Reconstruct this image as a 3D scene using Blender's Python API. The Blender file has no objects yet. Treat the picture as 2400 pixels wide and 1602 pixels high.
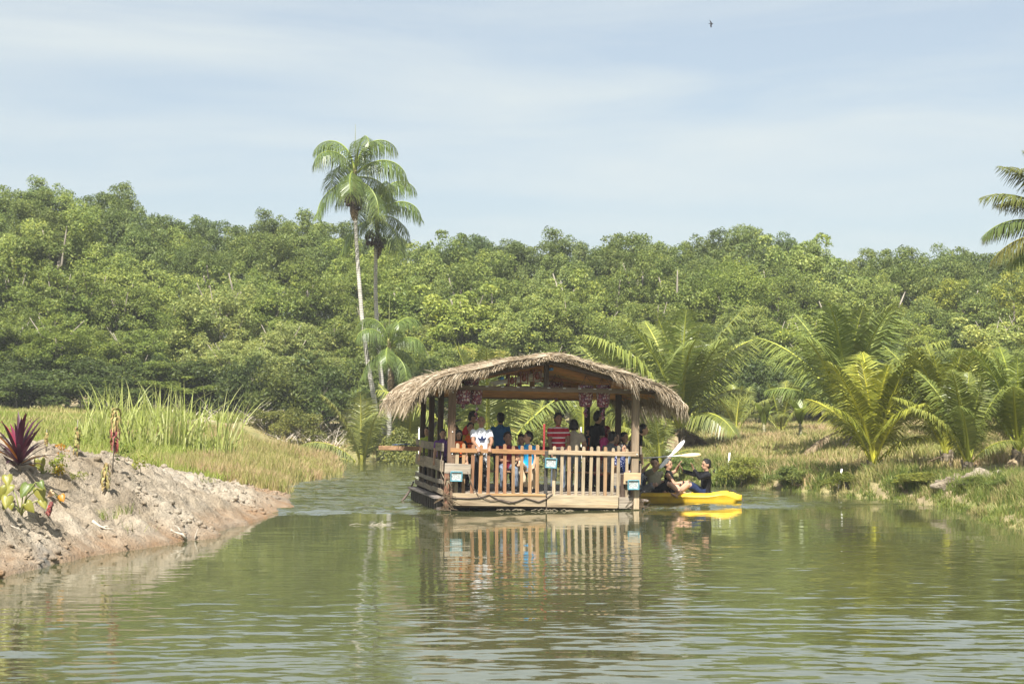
import bpy, bmesh, math, random
import numpy as np
from mathutils import Vector, Matrix, Euler
from mathutils.kdtree import KDTree
from mathutils.bvhtree import BVHTree

R = math.radians
sc = bpy.context.scene
col = sc.collection
random.seed(7)
RNG = np.random.default_rng(7)

# ------------------------------------------------------------------ camera, sky, sun, exposure
FPX, CAMZ = 4200.0, 2.1                      # focal length in pixels of the 2400 px wide photograph; eye height over the water
PITCH = math.atan(161.0 / FPX)
cam = bpy.data.cameras.new('camera')
cam.sensor_width = 36.0
cam.lens = 36.0 * FPX / 2400.0
cam.clip_start, cam.clip_end = 0.1, 3000.0
cam.dof.use_dof = True
cam.dof.focus_distance = 38.5
cam.dof.aperture_fstop = 7.1
cam_o = bpy.data.objects.new('camera', cam)
col.objects.link(cam_o)
cam_o.location = (0, 0, CAMZ)
cam_o.rotation_euler = (math.pi / 2 + PITCH, 0, 0)
sc.camera = cam_o

SUN_DIR = Vector((-0.15, -0.68, 0.90)).normalized()        # from the scene towards the sun
SUN_EL = math.asin(SUN_DIR.z)
SUN_AZ = math.atan2(SUN_DIR.x, SUN_DIR.y)
sun = bpy.data.lights.new('sun', 'SUN')
sun.energy, sun.angle, sun.color = 4.5, R(0.6), (1.0, 0.965, 0.89)
sun_o = bpy.data.objects.new('sun', sun)
col.objects.link(sun_o)
sun_o.rotation_euler = SUN_DIR.to_track_quat('Z', 'Y').to_euler()

world = bpy.data.worlds.new('World')
sc.world = world
world.use_nodes = True
wn, wl = world.node_tree.nodes, world.node_tree.links
wn.clear()
def WN(t, **kw):
    n = wn.new(t)
    for k, v in kw.items():
        setattr(n, k, v)
    return n
sky = WN('ShaderNodeTexSky', sky_type='NISHITA', sun_disc=False, sun_elevation=SUN_EL, sun_rotation=SUN_AZ,
         altitude=20.0, air_density=1.0, dust_density=1.6, ozone_density=1.6)
tc = WN('ShaderNodeTexCoord')
mp = WN('ShaderNodeMapping')
mp.inputs['Rotation'].default_value = (0, R(4.0), 0)
mp.inputs['Scale'].default_value = (2.6, 2.6, 17.0)
mp.inputs['Location'].default_value = (0.35, 0.0, 0.4)
nz = WN('ShaderNodeTexNoise')
nz.inputs['Scale'].default_value = 1.5
nz.inputs['Detail'].default_value = 6.0
nz.inputs['Roughness'].default_value = 0.52
nz.inputs['Distortion'].default_value = 0.35
rp = WN('ShaderNodeValToRGB')
rp.color_ramp.elements[0].position, rp.color_ramp.elements[0].color = 0.36, (0.42, 0.42, 0.42, 1)
rp.color_ramp.elements[1].position, rp.color_ramp.elements[1].color = 0.70, (0.85, 0.85, 0.85, 1)
mp2 = WN('ShaderNodeMapping')                               # a few small soft puffs
mp2.inputs['Scale'].default_value = (5.0, 5.0, 9.0)
mp2.inputs['Location'].default_value = (1.7, 0.3, 0.2)
nz2 = WN('ShaderNodeTexNoise')
nz2.inputs['Scale'].default_value = 2.2
nz2.inputs['Detail'].default_value = 5.0
rp2 = WN('ShaderNodeValToRGB')
rp2.color_ramp.elements[0].position, rp2.color_ramp.elements[0].color = 0.62, (0, 0, 0, 1)
rp2.color_ramp.elements[1].position, rp2.color_ramp.elements[1].color = 0.85, (0.5, 0.5, 0.5, 1)
mxf = WN('ShaderNodeMath', operation='MAXIMUM')
mix = WN('ShaderNodeMixRGB', blend_type='MIX')
mix.inputs['Color2'].default_value = (5.7, 6.15, 6.15, 1)
bg = WN('ShaderNodeBackground')
bg.inputs["Strength"].default_value = 0.056
wo = WN('ShaderNodeOutputWorld')
wl.new(tc.outputs['Generated'], mp.inputs['Vector']); wl.new(mp.outputs[0], nz.inputs['Vector'])
wl.new(tc.outputs['Generated'], mp2.inputs['Vector']); wl.new(mp2.outputs[0], nz2.inputs['Vector'])
wl.new(nz.outputs['Fac'], rp.inputs[0]); wl.new(nz2.outputs['Fac'], rp2.inputs[0])
wl.new(rp.outputs[0], mxf.inputs[0]); wl.new(rp2.outputs[0], mxf.inputs[1])
wl.new(mxf.outputs[0], mix.inputs['Fac']); wl.new(sky.outputs[0], mix.inputs['Color1'])
wl.new(mix.outputs[0], bg.inputs['Color']); wl.new(bg.outputs[0], wo.inputs['Surface'])

sc.render.engine = 'CYCLES'
sc.view_settings.view_transform = 'Standard'
sc.view_settings.look = 'None'
sc.view_settings.exposure = 1.3
sc.view_settings.gamma = 1.0
sc.cycles.use_adaptive_sampling = True
sc.cycles.adaptive_threshold = 0.02
sc.cycles.use_denoising = True
sc.cycles.max_bounces = 6
sc.cycles.volume_bounces = 0
sc.cycles.diffuse_bounces = 3
sc.cycles.glossy_bounces = 3
sc.cycles.transmission_bounces = 4
sc.cycles.transparent_max_bounces = 6
sc.cycles.caustics_reflective = False
sc.cycles.caustics_refractive = False

# ------------------------------------------------------------------ helpers
def at(px, py, Y):
    """world point at depth Y along the photograph's pixel ray"""
    dx, dz = (px - 1200.0) / FPX, (801.0 - py) / FPX
    c, s = math.cos(PITCH), math.sin(PITCH)
    d = Vector((dx, c - dz * s, s + dz * c))
    t = Y / d.y
    return Vector((d.x * t, Y, CAMZ + d.z * t))

def tag(o, label=None, cat=None, group=None, kind=None):
    if label: o['label'] = label
    if cat: o['category'] = cat
    if group: o['group'] = group
    if kind: o['kind'] = kind
    return o

def empty(name, loc=(0, 0, 0), rot=(0, 0, 0), parent=None):
    o = bpy.data.objects.new(name, None)
    col.objects.link(o)
    o.location, o.rotation_euler = loc, rot
    o.empty_display_size = 0.2
    if parent: o.parent = parent
    return o

def link(name, me, parent=None, loc=(0, 0, 0), rot=(0, 0, 0), scale=(1, 1, 1), color=None):
    o = bpy.data.objects.new(name, me)
    col.objects.link(o)
    if parent: o.parent = parent
    o.location, o.rotation_euler, o.scale = loc, rot, scale
    if color is not None: o.color = (color[0], color[1], color[2], 1)
    return o

def copy_tree(o, parent=None):
    c = o.copy(); col.objects.link(c); c.parent = parent
    for ch in o.children:
        copy_tree(ch, c)
    return c

def np_mesh(name, V, F, mats=(), smooth=False, face_attr=None, point_attr=None, midx=None):
    """fast mesh from numpy vertices and faces of one size, or a list of face arrays"""
    V = np.asarray(V, dtype=np.float32).reshape(-1, 3)
    Fs = F if isinstance(F, list) else [F]
    Fs = [np.asarray(f, dtype=np.int32) for f in Fs if len(f)]
    me = bpy.data.meshes.new(name)
    me.vertices.add(len(V)); me.vertices.foreach_set('co', V.ravel())
    nl = sum(f.size for f in Fs); nf = sum(len(f) for f in Fs)
    me.loops.add(nl); me.polygons.add(nf)
    me.loops.foreach_set('vertex_index', np.concatenate([f.ravel() for f in Fs]))
    tot = np.concatenate([np.full(len(f), f.shape[1], np.int32) for f in Fs])
    start = np.concatenate([[0], np.cumsum(tot)[:-1]]).astype(np.int32)
    me.polygons.foreach_set('loop_start', start)
    me.polygons.foreach_set('loop_total', tot)
    if smooth: me.polygons.foreach_set('use_smooth', np.ones(nf, dtype=bool))
    for m in (mats if isinstance(mats, (list, tuple)) else [mats]):
        me.materials.append(m)
    if midx is not None: me.polygons.foreach_set('material_index', np.asarray(midx, np.int32))
    me.update(calc_edges=True)
    if face_attr:
        for k, v in face_attr.items():
            me.attributes.new(k, 'FLOAT', 'FACE').data.foreach_set('value', np.asarray(v, np.float32))
    if point_attr:
        for k, v in point_attr.items():
            me.attributes.new(k, 'FLOAT', 'POINT').data.foreach_set('value', np.asarray(v, np.float32))
    return me

def _hash(ix, iy, iz, seed):
    n = (ix.astype(np.int64) * 374761393 + iy.astype(np.int64) * 668265263 + iz.astype(np.int64) * 2147483647 + seed * 1274126177) & 0xffffffff
    n = ((n ^ (n >> 13)) * 1274126177) & 0xffffffff
    n = (n ^ (n >> 16)) & 0xffffffff
    return n.astype(np.float64) / 4294967295.0

def vnoise(x, y, z=0.0, seed=0):
    x, y, z = np.broadcast_arrays(np.asarray(x, float), np.asarray(y, float), np.asarray(z, float))
    xi, yi, zi = np.floor(x), np.floor(y), np.floor(z)
    u, v, w = x - xi, y - yi, z - zi
    u, v, w = u*u*(3-2*u), v*v*(3-2*v), w*w*(3-2*w)
    xi, yi, zi = xi.astype(np.int64), yi.astype(np.int64), zi.astype(np.int64)
    r = 0
    for a in (0, 1):
        for b in (0, 1):
            for c in (0, 1):
                r = r + _hash(xi+a, yi+b, zi+c, seed) * (u if a else 1-u) * (v if b else 1-v) * (w if c else 1-w)
    return r * 2 - 1

def fbm(x, y, z=0.0, octv=4, seed=0, gain=0.5):
    a, f, r = 1.0, 1.0, 0
    for i in range(octv):
        r = r + a * vnoise(np.asarray(x) * f, np.asarray(y) * f, np.asarray(z) * f, seed + i * 17)
        a *= gain; f *= 2.03
    return r

def ss(a, b, x):
    t = np.clip((np.asarray(x, float) - a) / (b - a), 0, 1)
    return t * t * (3 - 2 * t)

class MB:
    """collects shapes for one mesh"""
    def __init__(s): s.v, s.f, s.m = [], [], []
    def add(s, V, F, m=0):
        k = len(s.v)
        s.v += [tuple(p) for p in V]
        s.f += [tuple(i + k for i in f) for f in F]
        s.m += [m] * len(F)
        return s
    def box(s, x0, x1, y0, y1, z0, z1, b=0.006, m=0, M=None):
        """box with chamfered edges"""
        b = min(b, (x1-x0)*.3, (y1-y0)*.3, (z1-z0)*.3)
        c = ((x0+x1)/2, (y0+y1)/2, (z0+z1)/2); h = ((x1-x0)/2, (y1-y0)/2, (z1-z0)/2)
        V, idx = [], {}
        for sx in (-1, 1):
            for sy in (-1, 1):
                for sz in (-1, 1):
                    for ax in range(3):
                        sg = (sx, sy, sz)
                        p = [c[i] + sg[i] * (h[i] - (0 if i == ax else b)) for i in range(3)]
                        idx[(sx, sy, sz, ax)] = len(V); V.append(p)
        F = []
        S = (-1, 1)
        def quad(keys):
            F.append([idx[k] for k in keys])
        for sg in S:
            quad([(sg, a, c_, 0) for a, c_ in ((-1, -1), (1, -1), (1, 1), (-1, 1))])
            quad([(a, sg, c_, 1) for a, c_ in ((-1, -1), (1, -1), (1, 1), (-1, 1))])
            quad([(a, c_, sg, 2) for a, c_ in ((-1, -1), (1, -1), (1, 1), (-1, 1))])
        for a in S:
            for c_ in S:
                quad([(-1, a, c_, 1), (1, a, c_, 1), (1, a, c_, 2), (-1, a, c_, 2)])
                quad([(a, -1, c_, 0), (a, 1, c_, 0), (a, 1, c_, 2), (a, -1, c_, 2)])
                quad([(a, c_, -1, 0), (a, c_, 1, 0), (a, c_, 1, 1), (a, c_, -1, 1)])
        for a in S:
            for c_ in S:
                for d in S:
                    quad([(a, c_, d, 0), (a, c_, d, 1), (a, c_, d, 2)])
        cc = Vector(c)
        VV = [Vector(p) for p in V]
        FF = []
        for f in F:
            n = (VV[f[1]] - VV[f[0]]).cross(VV[f[2]] - VV[f[0]])
            fc = sum((VV[i] for i in f), Vector()) / len(f)
            FF.append(f if n.dot(fc - cc) > 0 else f[::-1])
        if M is not None: VV = [M @ p for p in VV]
        return s.add(VV, FF, m)
    def bar(s, p0, p1, w, h, b=0.005, up=(0, 0, 1), m=0):
        """board from p0 to p1, w across, h along up"""
        p0, p1 = Vector(p0), Vector(p1)
        d = p1 - p0; L = d.length; d.normalize()
        u = Vector(up); x = d.cross(u)
        if x.length < 1e-4: x = d.cross(Vector((0, 1, 0)))
        x.normalize(); u = x.cross(d).normalized()
        M = Matrix((x, d, u)).transposed().to_4x4(); M.translation = p0
        return s.box(-w/2, w/2, 0, L, -h/2, h/2, b, m, M)
    def tube(s, P, rad, n=8, cap=True, side=None, m=0):
        """round or elliptic tube through the points P; a radius is r or (across, other)"""
        P = [Vector(p) for p in P]
        base = len(s.v); V = []; F = []
        prev = Vector(side) if side is not None else None
        for i, p in enumerate(P):
            t = (P[min(i+1, len(P)-1)] - P[max(i-1, 0)])
            if t.length < 1e-9: t = Vector((0, 0, 1))
            t.normalize()
            if prev is None:
                prev = t.orthogonal()
            a = (prev - t * prev.dot(t))
            if a.length < 1e-5: a = t.orthogonal()
            a.normalize()
            if side is None: prev = a
            b = t.cross(a)
            r = rad[i] if isinstance(rad, (list, tuple)) else rad
            ra, rb = r if isinstance(r, (list, tuple)) else (r, r)
            for k in range(n):
                th = 2 * math.pi * k / n
                V.append(p + a * (math.cos(th) * ra) + b * (math.sin(th) * rb))
        for i in range(len(P) - 1):
            for k in range(n):
                k2 = (k + 1) % n
                F.append((i*n + k, i*n + k2, (i+1)*n + k2, (i+1)*n + k))
        if cap:
            F.append(tuple(range(n))[::-1]); F.append(tuple((len(P)-1)*n + k for k in range(n)))
        return s.add(V, F, m)
    def ball(s, c, r, nu=12, nv=8, M=None, m=0):
        """ellipsoid, r is a number or a triple"""
        c = Vector(c); r = (r, r, r) if not isinstance(r, (tuple, list)) else r
        V = [Vector((0, 0, -r[2]))]
        for j in range(1, nv):
            ph = math.pi * j / nv - math.pi / 2
            for i in range(nu):
                th = 2 * math.pi * i / nu
                V.append(Vector((math.cos(th)*math.cos(ph)*r[0], math.sin(th)*math.cos(ph)*r[1], math.sin(ph)*r[2])))
        V.append(Vector((0, 0, r[2])))
        F = []
        for i in range(nu):
            F.append((0, 1 + (i+1) % nu, 1 + i))
        for j in range(nv - 2):
            for i in range(nu):
                a = 1 + j*nu + i; b = 1 + j*nu + (i+1) % nu
                F.append((a, b, b + nu, a + nu))
        top = len(V) - 1
        for i in range(nu):
            F.append((1 + (nv-2)*nu + i, 1 + (nv-2)*nu + (i+1) % nu, top))
        if M is not None: V = [M @ p for p in V]
        return s.add([p + c for p in V], F, m)
    def poly(s, pts, thick, axis, m=0):
        """flat outline pushed out along axis"""
        ax = Vector(axis) * thick; n = len(pts)
        P = [Vector(p) for p in pts]
        V = P + [p + ax for p in P]
        F = [tuple(range(n))[::-1], tuple(range(n, 2*n))]
        for i in range(n):
            F.append((i, (i+1) % n, n + (i+1) % n, n + i))
        return s.add(V, F, m)
    def mesh(s, name, mats, smooth=False):
        me = bpy.data.meshes.new(name)
        me.from_pydata(s.v, [], s.f)
        for m in (mats if isinstance(mats, (list, tuple)) else [mats]): me.materials.append(m)
        if any(s.m): me.polygons.foreach_set('material_index', s.m)
        if smooth: me.polygons.foreach_set('use_smooth', [True] * len(me.polygons))
        me.update()
        return me
    def build(s, name, mats, parent=None, smooth=False, color=None, **kw):
        return link(name, s.mesh(name, mats, smooth), parent, color=color, **kw)

# ------------------------------------------------------------------ materials
class NT:
    """short-hand for building a node material"""
    def __init__(s, name):
        s.m = bpy.data.materials.new(name); s.m.use_nodes = True
        s.t = s.m.node_tree; s.t.nodes.clear()
        s.out = s.t.nodes.new('ShaderNodeOutputMaterial')
    def n(s, typ, ins=None, **kw):
        nd = s.t.nodes.new(typ)
        for k, v in kw.items(): setattr(nd, k, v)
        for k, v in (ins or {}).items():
            if isinstance(v, bpy.types.NodeSocket): s.t.links.new(v, nd.inputs[k])
            else: nd.inputs[k].default_value = v
        return nd
    def coord(s, which='Object', scale=(1, 1, 1), rot=(0, 0, 0)):
        c = s.n('ShaderNodeTexCoord')
        return s.n('ShaderNodeMapping', {'Vector': c.outputs[which], 'Scale': scale, 'Rotation': rot}).outputs[0]
    def pos(s, scale=(1, 1, 1)):
        g = s.n('ShaderNodeNewGeometry')
        return s.n('ShaderNodeMapping', {'Vector': g.outputs['Position'], 'Scale': scale}).outputs[0]
    def noise(s, vec, scale, detail=4.0, rough=0.55, dist=0.0, out='Fac'):
        return s.n('ShaderNodeTexNoise', {'Vector': vec, 'Scale': scale, 'Detail': detail, 'Roughness': rough, 'Distortion': dist}).outputs[out]
    def ramp(s, fac, stops, interp='LINEAR'):
        r = s.n('ShaderNodeValToRGB', {'Fac': fac}); cr = r.color_ramp; cr.interpolation = interp
        while len(cr.elements) < len(stops): cr.elements.new(0.5)
        for e, (p, c) in zip(cr.elements, stops):
            e.position = p; e.color = (c[0], c[1], c[2], 1) if isinstance(c, (tuple, list)) else (c, c, c, 1)
        return r.outputs[0]
    def mix(s, fac, a, b, mode='MIX'):
        def cv(x): return x if isinstance(x, bpy.types.NodeSocket) else ((x[0], x[1], x[2], 1) if isinstance(x, (tuple, list)) else (x, x, x, 1))
        return s.n('ShaderNodeMixRGB', {'Fac': fac, 'Color1': cv(a), 'Color2': cv(b)}, blend_type=mode).outputs[0]
    def math(s, op, a, b=0.0, c=None):
        ins = {0: a, 1: b}
        if c is not None: ins[2] = c
        return s.n('ShaderNodeMath', ins, operation=op).outputs[0]
    def attr(s, name, out='Fac'):
        return s.n('ShaderNodeAttribute', attribute_name=name).outputs[out]
    def objcol(s): return s.n('ShaderNodeObjectInfo').outputs['Color']
    def objrnd(s): return s.n('ShaderNodeObjectInfo').outputs['Random']
    def bump(s, h, strength=0.3, dist=0.02, normal=None):
        ins = {'Height': h, 'Strength': strength, 'Distance': dist}
        if normal is not None: ins['Normal'] = normal
        return s.n('ShaderNodeBump', ins).outputs[0]
    def done(s, color, rough=0.7, spec=0.3, normal=None, metal=0.0, extra=None):
        def cv(x): return x if isinstance(x, bpy.types.NodeSocket) else (x[0], x[1], x[2], 1)
        ins = {'Base Color': cv(color), 'Roughness': rough, 'Specular IOR Level': spec, 'Metallic': metal}
        if normal is not None: ins['Normal'] = normal
        if extra: ins.update(extra)
        b = s.n('ShaderNodeBsdfPrincipled', ins)
        s.t.links.new(b.outputs[0], s.out.inputs['Surface'])
        return s.m
    def leafy(s, color, trans=0.35, tcol=None, rough=0.5, spec=0.35, normal=None):
        """leaf: diffuse and gloss on the face, light let through from behind"""
        ins = {'Base Color': color, 'Roughness': rough, 'Specular IOR Level': spec}
        if normal is not None: ins['Normal'] = normal
        b = s.n('ShaderNodeBsdfPrincipled', ins)
        t = s.n('ShaderNodeBsdfTranslucent', {'Color': tcol if tcol is not None else color})
        mx = s.n('ShaderNodeMixShader', {0: trans, 1: b.outputs[0], 2: t.outputs[0]})
        s.t.links.new(mx.outputs[0], s.out.inputs['Surface'])
        return s.m

def wood_mat(name, axis):
    n = NT(name)
    sc_ = {'x': (1.2, 22, 22), 'y': (22, 1.2, 22), 'z': (22, 22, 1.2)}[axis]
    sc2 = {'x': (.8, 5, 5), 'y': (5, .8, 5), 'z': (5, 5, .8)}[axis]
    rnd = n.objrnd()
    c = n.n('ShaderNodeTexCoord')
    off = n.n('ShaderNodeVectorMath', {0: c.outputs['Object'], 1: n.n('ShaderNodeCombineXYZ', {0: n.math('MULTIPLY', rnd, 31.0), 1: n.math('MULTIPLY', rnd, 17.0), 2: n.math('MULTIPLY', rnd, 7.0)}).outputs[0]}, operation='ADD').outputs[0]
    g = n.noise(n.n('ShaderNodeMapping', {'Vector': off, 'Scale': sc_}).outputs[0], 2.2, 5, 0.6, 0.4)
    st = n.noise(n.n('ShaderNodeMapping', {'Vector': off, 'Scale': sc2}).outputs[0], 1.3, 3, 0.55)
    f1 = n.ramp(g, [(0.28, 0.52), (0.5, 0.95), (0.74, 1.22)])
    f2 = n.ramp(st, [(0.3, (0.66, 0.62, 0.60)), (0.52, (1, 1, 1)), (0.75, (1.12, 1.02, 0.90))])
    base = n.mix(1.0, n.mix(1.0, n.objcol(), f1, 'MULTIPLY'), f2, 'MULTIPLY')
    return n.done(base, 0.72, 0.25, n.bump(g, 0.35, 0.006))
WX, WY, WZ = wood_mat('wood_x', 'x'), wood_mat('wood_y', 'y'), wood_mat('wood_z', 'z')

def plain(name, colr, rough=0.6, spec=0.3, metal=0.0, nscale=None, namt=0.2):
    n = NT(name)
    if nscale:
        f = n.noise(n.coord('Object'), nscale, 4)
        c = n.mix(1.0, colr, n.ramp(f, [(0.3, 1 - namt), (0.7, 1 + namt)]), 'MULTIPLY')
        return n.done(c, rough, spec, n.bump(f, 0.2, 0.01), metal)
    return n.done(colr, rough, spec, None, metal)

# ------------------------------------------------------------------ terrain
LEFT = [(-14, -40), (-9.5, 0), (-8.0, 10), (-6.9, 18), (-6.43, 22.5), (-5.94, 26.25), (-5.23, 29.7), (-4.95, 34.0), (-4.9, 39.0), (-5.15, 41.8), (-5.9, 46.0),
        (-6.5, 49.5), (-6.5, 53.0), (-5.85, 58.8), (-6.5, 66.0), (-7.9, 76.0), (-8.6, 82.0)]
REST = [(-7.0, 84.0), (-4.4, 77.0), (0.0, 72.0), (3.0, 65.0), (4.5, 58.0), (5.1, 53.0), (6.6, 49.5), (7.6, 46.4), (8.94, 42.0), (9.56, 38.3),
        (9.2, 34.0), (8.97, 31.4), (9.4, 25.0), (10.5, 15.0), (12, 0), (16, -40)]
POLY = np.array(LEFT + REST, float)
NLEFT = len(LEFT)

def shore(x, y):
    """signed distance to the water's edge (land positive) and the index of the nearest stretch"""
    x, y = np.asarray(x, float), np.asarray(y, float)
    best = np.full(x.shape, 1e9); bi = np.zeros(x.shape, int); inside = np.zeros(x.shape, bool)
    n = len(POLY)
    for i in range(n):
        a, b = POLY[i], POLY[(i + 1) % n]
        if i < n - 1:
            ab = b - a
            t = np.clip(((x - a[0]) * ab[0] + (y - a[1]) * ab[1]) / (ab @ ab), 0, 1)
            d = np.hypot(x - a[0] - t * ab[0], y - a[1] - t * ab[1])
            m = d < best
            best = np.where(m, d, best); bi = np.where(m, i, bi)
        c = ((a[1] > y) != (b[1] > y)) & (x < (b[0] - a[0]) * (y - a[1]) / (b[1] - a[1] + 1e-12) + a[0])
        inside ^= c
    return np.where(inside, -best, best), bi

def height(x, y):
    x, y = np.asarray(x, float), np.asarray(y, float)
    d, bi = shore(x, y)
    d = d + 0.25 * fbm(x * 0.7, y * 0.7, 0, 3, 5)
    left = (bi < NLEFT - 1)
    hc = np.interp(y, [15, 24, 28, 34, 41, 45, 50, 60, 80], [1.85, 1.76, 1.62, 1.02, 0.52, 0.36, 0.30, 0.34, 0.5])
    hin = np.interp(y, [30, 38, 45, 60, 80, 95], [1.35, 0.85, 0.62, 0.80, 1.50, 1.9])
    hin = hin + 0.35 * ss(5, 14, d)
    hl = hc * ss(-0.15, 2.5, d) ** 0.85
    hl = hl + (hin - hl) * ss(2.4, 4.6, d)
    hr = 0.42 * ss(0, 0.9, d) + 0.5 * ss(0.6, 5.5, d) + 0.55 * ss(5, 28, d) + 0.4 * ss(28, 45, d)
    h = np.where(left, hl, hr)
    h = h + 0.07 * fbm(x * 0.45, y * 0.45, 0, 4, 11) * ss(0.2, 2, d)
    under = -np.minimum(1.2, -d * 0.35) - 0.03
    h = h + 9.0 * ss(112, 170, y)
    return np.where(d > 0, np.maximum(h, 0.0) + 0.01, under)

def H1(x, y): return float(height(np.array([x]), np.array([y]))[0])

def mudmask(x, y):
    d, bi = shore(x, y)
    w = np.interp(y, [15, 30, 36, 41, 46, 50], [3.6, 3.4, 2.9, 2.4, 1.6, 0.6])
    m = ss(-1.2, -0.8, d) * (1 - ss(w * 0.86, w * 1.1, d + 0.35 * fbm(x * .9, y * .9, 0, 3, 3)))
    return m * ss(10.5, 12.5, y) * (1 - ss(47, 50.5, y)) * (x < 0)

def axis(parts):
    out = []
    for a, b, st in parts: out += list(np.arange(a, b, st))
    return np.array(out + [parts[-1][1]])

def grid_mesh(name, xs, ys, zf, mat, smooth=True):
    X, Y = np.meshgrid(xs, ys)
    Z = zf(X, Y)
    nx, ny = len(xs), len(ys)
    i = np.arange(nx - 1)[None, :] + np.arange(ny - 1)[:, None] * nx
    F = np.stack([i, i + 1, i + 1 + nx, i + nx], -1).reshape(-1, 4)
    return np_mesh(name, np.stack([X, Y, Z], -1).reshape(-1, 3), F, [mat], smooth), X, Y, Z

def soil_mat():
    n = NT('dry_soil')
    p = n.pos()
    a = n.noise(p, 0.35, 5, 0.6); b = n.noise(p, 3.0, 5, 0.6); c = n.noise(p, 26.0, 4, 0.6)
    base = n.ramp(a, [(0.35, (0.27, 0.21, 0.13)), (0.5, (0.25, 0.22, 0.10)), (0.66, (0.17, 0.19, 0.06))])
    base = n.mix(1.0, base, n.ramp(b, [(0.3, 0.72), (0.7, 1.2)]), 'MULTIPLY')
    h = n.math('ADD', b, n.math('MULTIPLY', c, 0.4))
    return n.done(base, 0.9, 0.1, n.bump(h, 0.6, 0.06))

def mud_mat():
    n = NT('bank_mud')
    p = n.pos()
    a = n.noise(p, 0.55, 5, 0.6, 0.6); b = n.noise(p, 4.0, 6, 0.65); c = n.noise(p, 30.0, 4, 0.65)
    base = n.ramp(a, [(0.30, (0.22, 0.172, 0.115)), (0.45, (0.33, 0.272, 0.20)), (0.60, (0.40, 0.34, 0.26)), (0.74, (0.26, 0.24, 0.215))])
    base = n.mix(1.0, base, n.ramp(b, [(0.28, 0.58), (0.5, 1.0), (0.72, 1.22)]), 'MULTIPLY')
    base = n.mix(1.0, base, n.ramp(c, [(0.3, 0.78), (0.65, 1.12)]), 'MULTIPLY')
    z = n.n('ShaderNodeSeparateXYZ', {0: n.n('ShaderNodeNewGeometry').outputs['Position']}).outputs[2]
    zz = n.math('ADD', z, n.math('MULTIPLY', b, 0.22))
    wet = n.n('ShaderNodeMapRange', {0: zz, 1: 0.14, 2: 0.46, 3: 1.0, 4: 0.0}).outputs[0]
    wetc = n.ramp(a, [(0.35, (0.30, 0.165, 0.075)), (0.55, (0.27, 0.19, 0.12)), (0.7, (0.17, 0.155, 0.13))])
    base = n.mix(n.math('MULTIPLY', wet, 0.85), base, wetc)
    rough = n.n('ShaderNodeMapRange', {0: wet, 1: 0.0, 2: 1.0, 3: 0.93, 4: 0.45}).outputs[0]
    h = n.math('ADD', b, n.math('MULTIPLY', c, 0.5))
    return n.done(base, rough, 0.25, n.bump(h, 1.0, 0.09))

M_SOIL, M_MUD = soil_mat(), mud_mat()
xs = axis([(-700, -100, 60), (-100, -30, 5), (-30, -15, 0.8), (-15, 15, 0.25), (15, 32, 0.8), (32, 100, 5), (100, 700, 60)])
ys = axis([(-60, 8, 6), (8, 26, 0.6), (26, 62, 0.3), (62, 92, 0.6), (92, 140, 3), (140, 1500, 80)])
me, X, Y, Z = grid_mesh('ground', xs, ys, lambda x, y: height(x, y) - 0.28 * mudmask(x, y), M_SOIL)
tag(link('ground', me), kind='structure')

def mud_height(x, y):
    m = mudmask(x, y)
    h = height(x, y)
    # furrows raked towards the water, clods and crumbs
    dirx = x * 0.80 + y * 0.60; diry = -x * 0.60 + y * 0.80
    d = 0.05 * fbm(dirx * 0.8, diry * 0.8, 0, 3, 21)
    d = d + 0.055 * fbm(dirx * 1.6, diry * 4.5, 0, 4, 22)
    cl = fbm(x * 4.2, y * 4.2, 0, 4, 23)
    patch = ss(-0.2, 0.5, fbm(x * 0.5, y * 0.5, 0, 3, 27))
    d = d + (0.03 + 0.08 * patch) * np.maximum(cl, -0.2) + 0.10 * np.abs(fbm(x * 6, y * 8, 0, 3, 24))
    amp = ss(-0.02, 0.35, h)
    return np.where(h > -0.02, h + d * (0.12 + 0.88 * amp), h + 0.05 * d) + (m - 1) * 0.45 + 0.0
xs = np.arange(-13.5, -3.6, 0.045)
ys = np.arange(17.0, 50.5, 0.06)
me, X, Y, Z = grid_mesh('mud_bank', xs, ys, mud_height, M_MUD)
# keep only the bank itself
bm = bmesh.new(); bm.from_mesh(me); bm.verts.ensure_lookup_table()
mk = mudmask(X, Y).ravel()
bmesh.ops.delete(bm, geom=[v for v, k in zip(bm.verts, mk) if k < 0.02], context='VERTS')
bm.to_mesh(me); bm.free()
tag(link('mud_bank', me), kind='structure')

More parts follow.
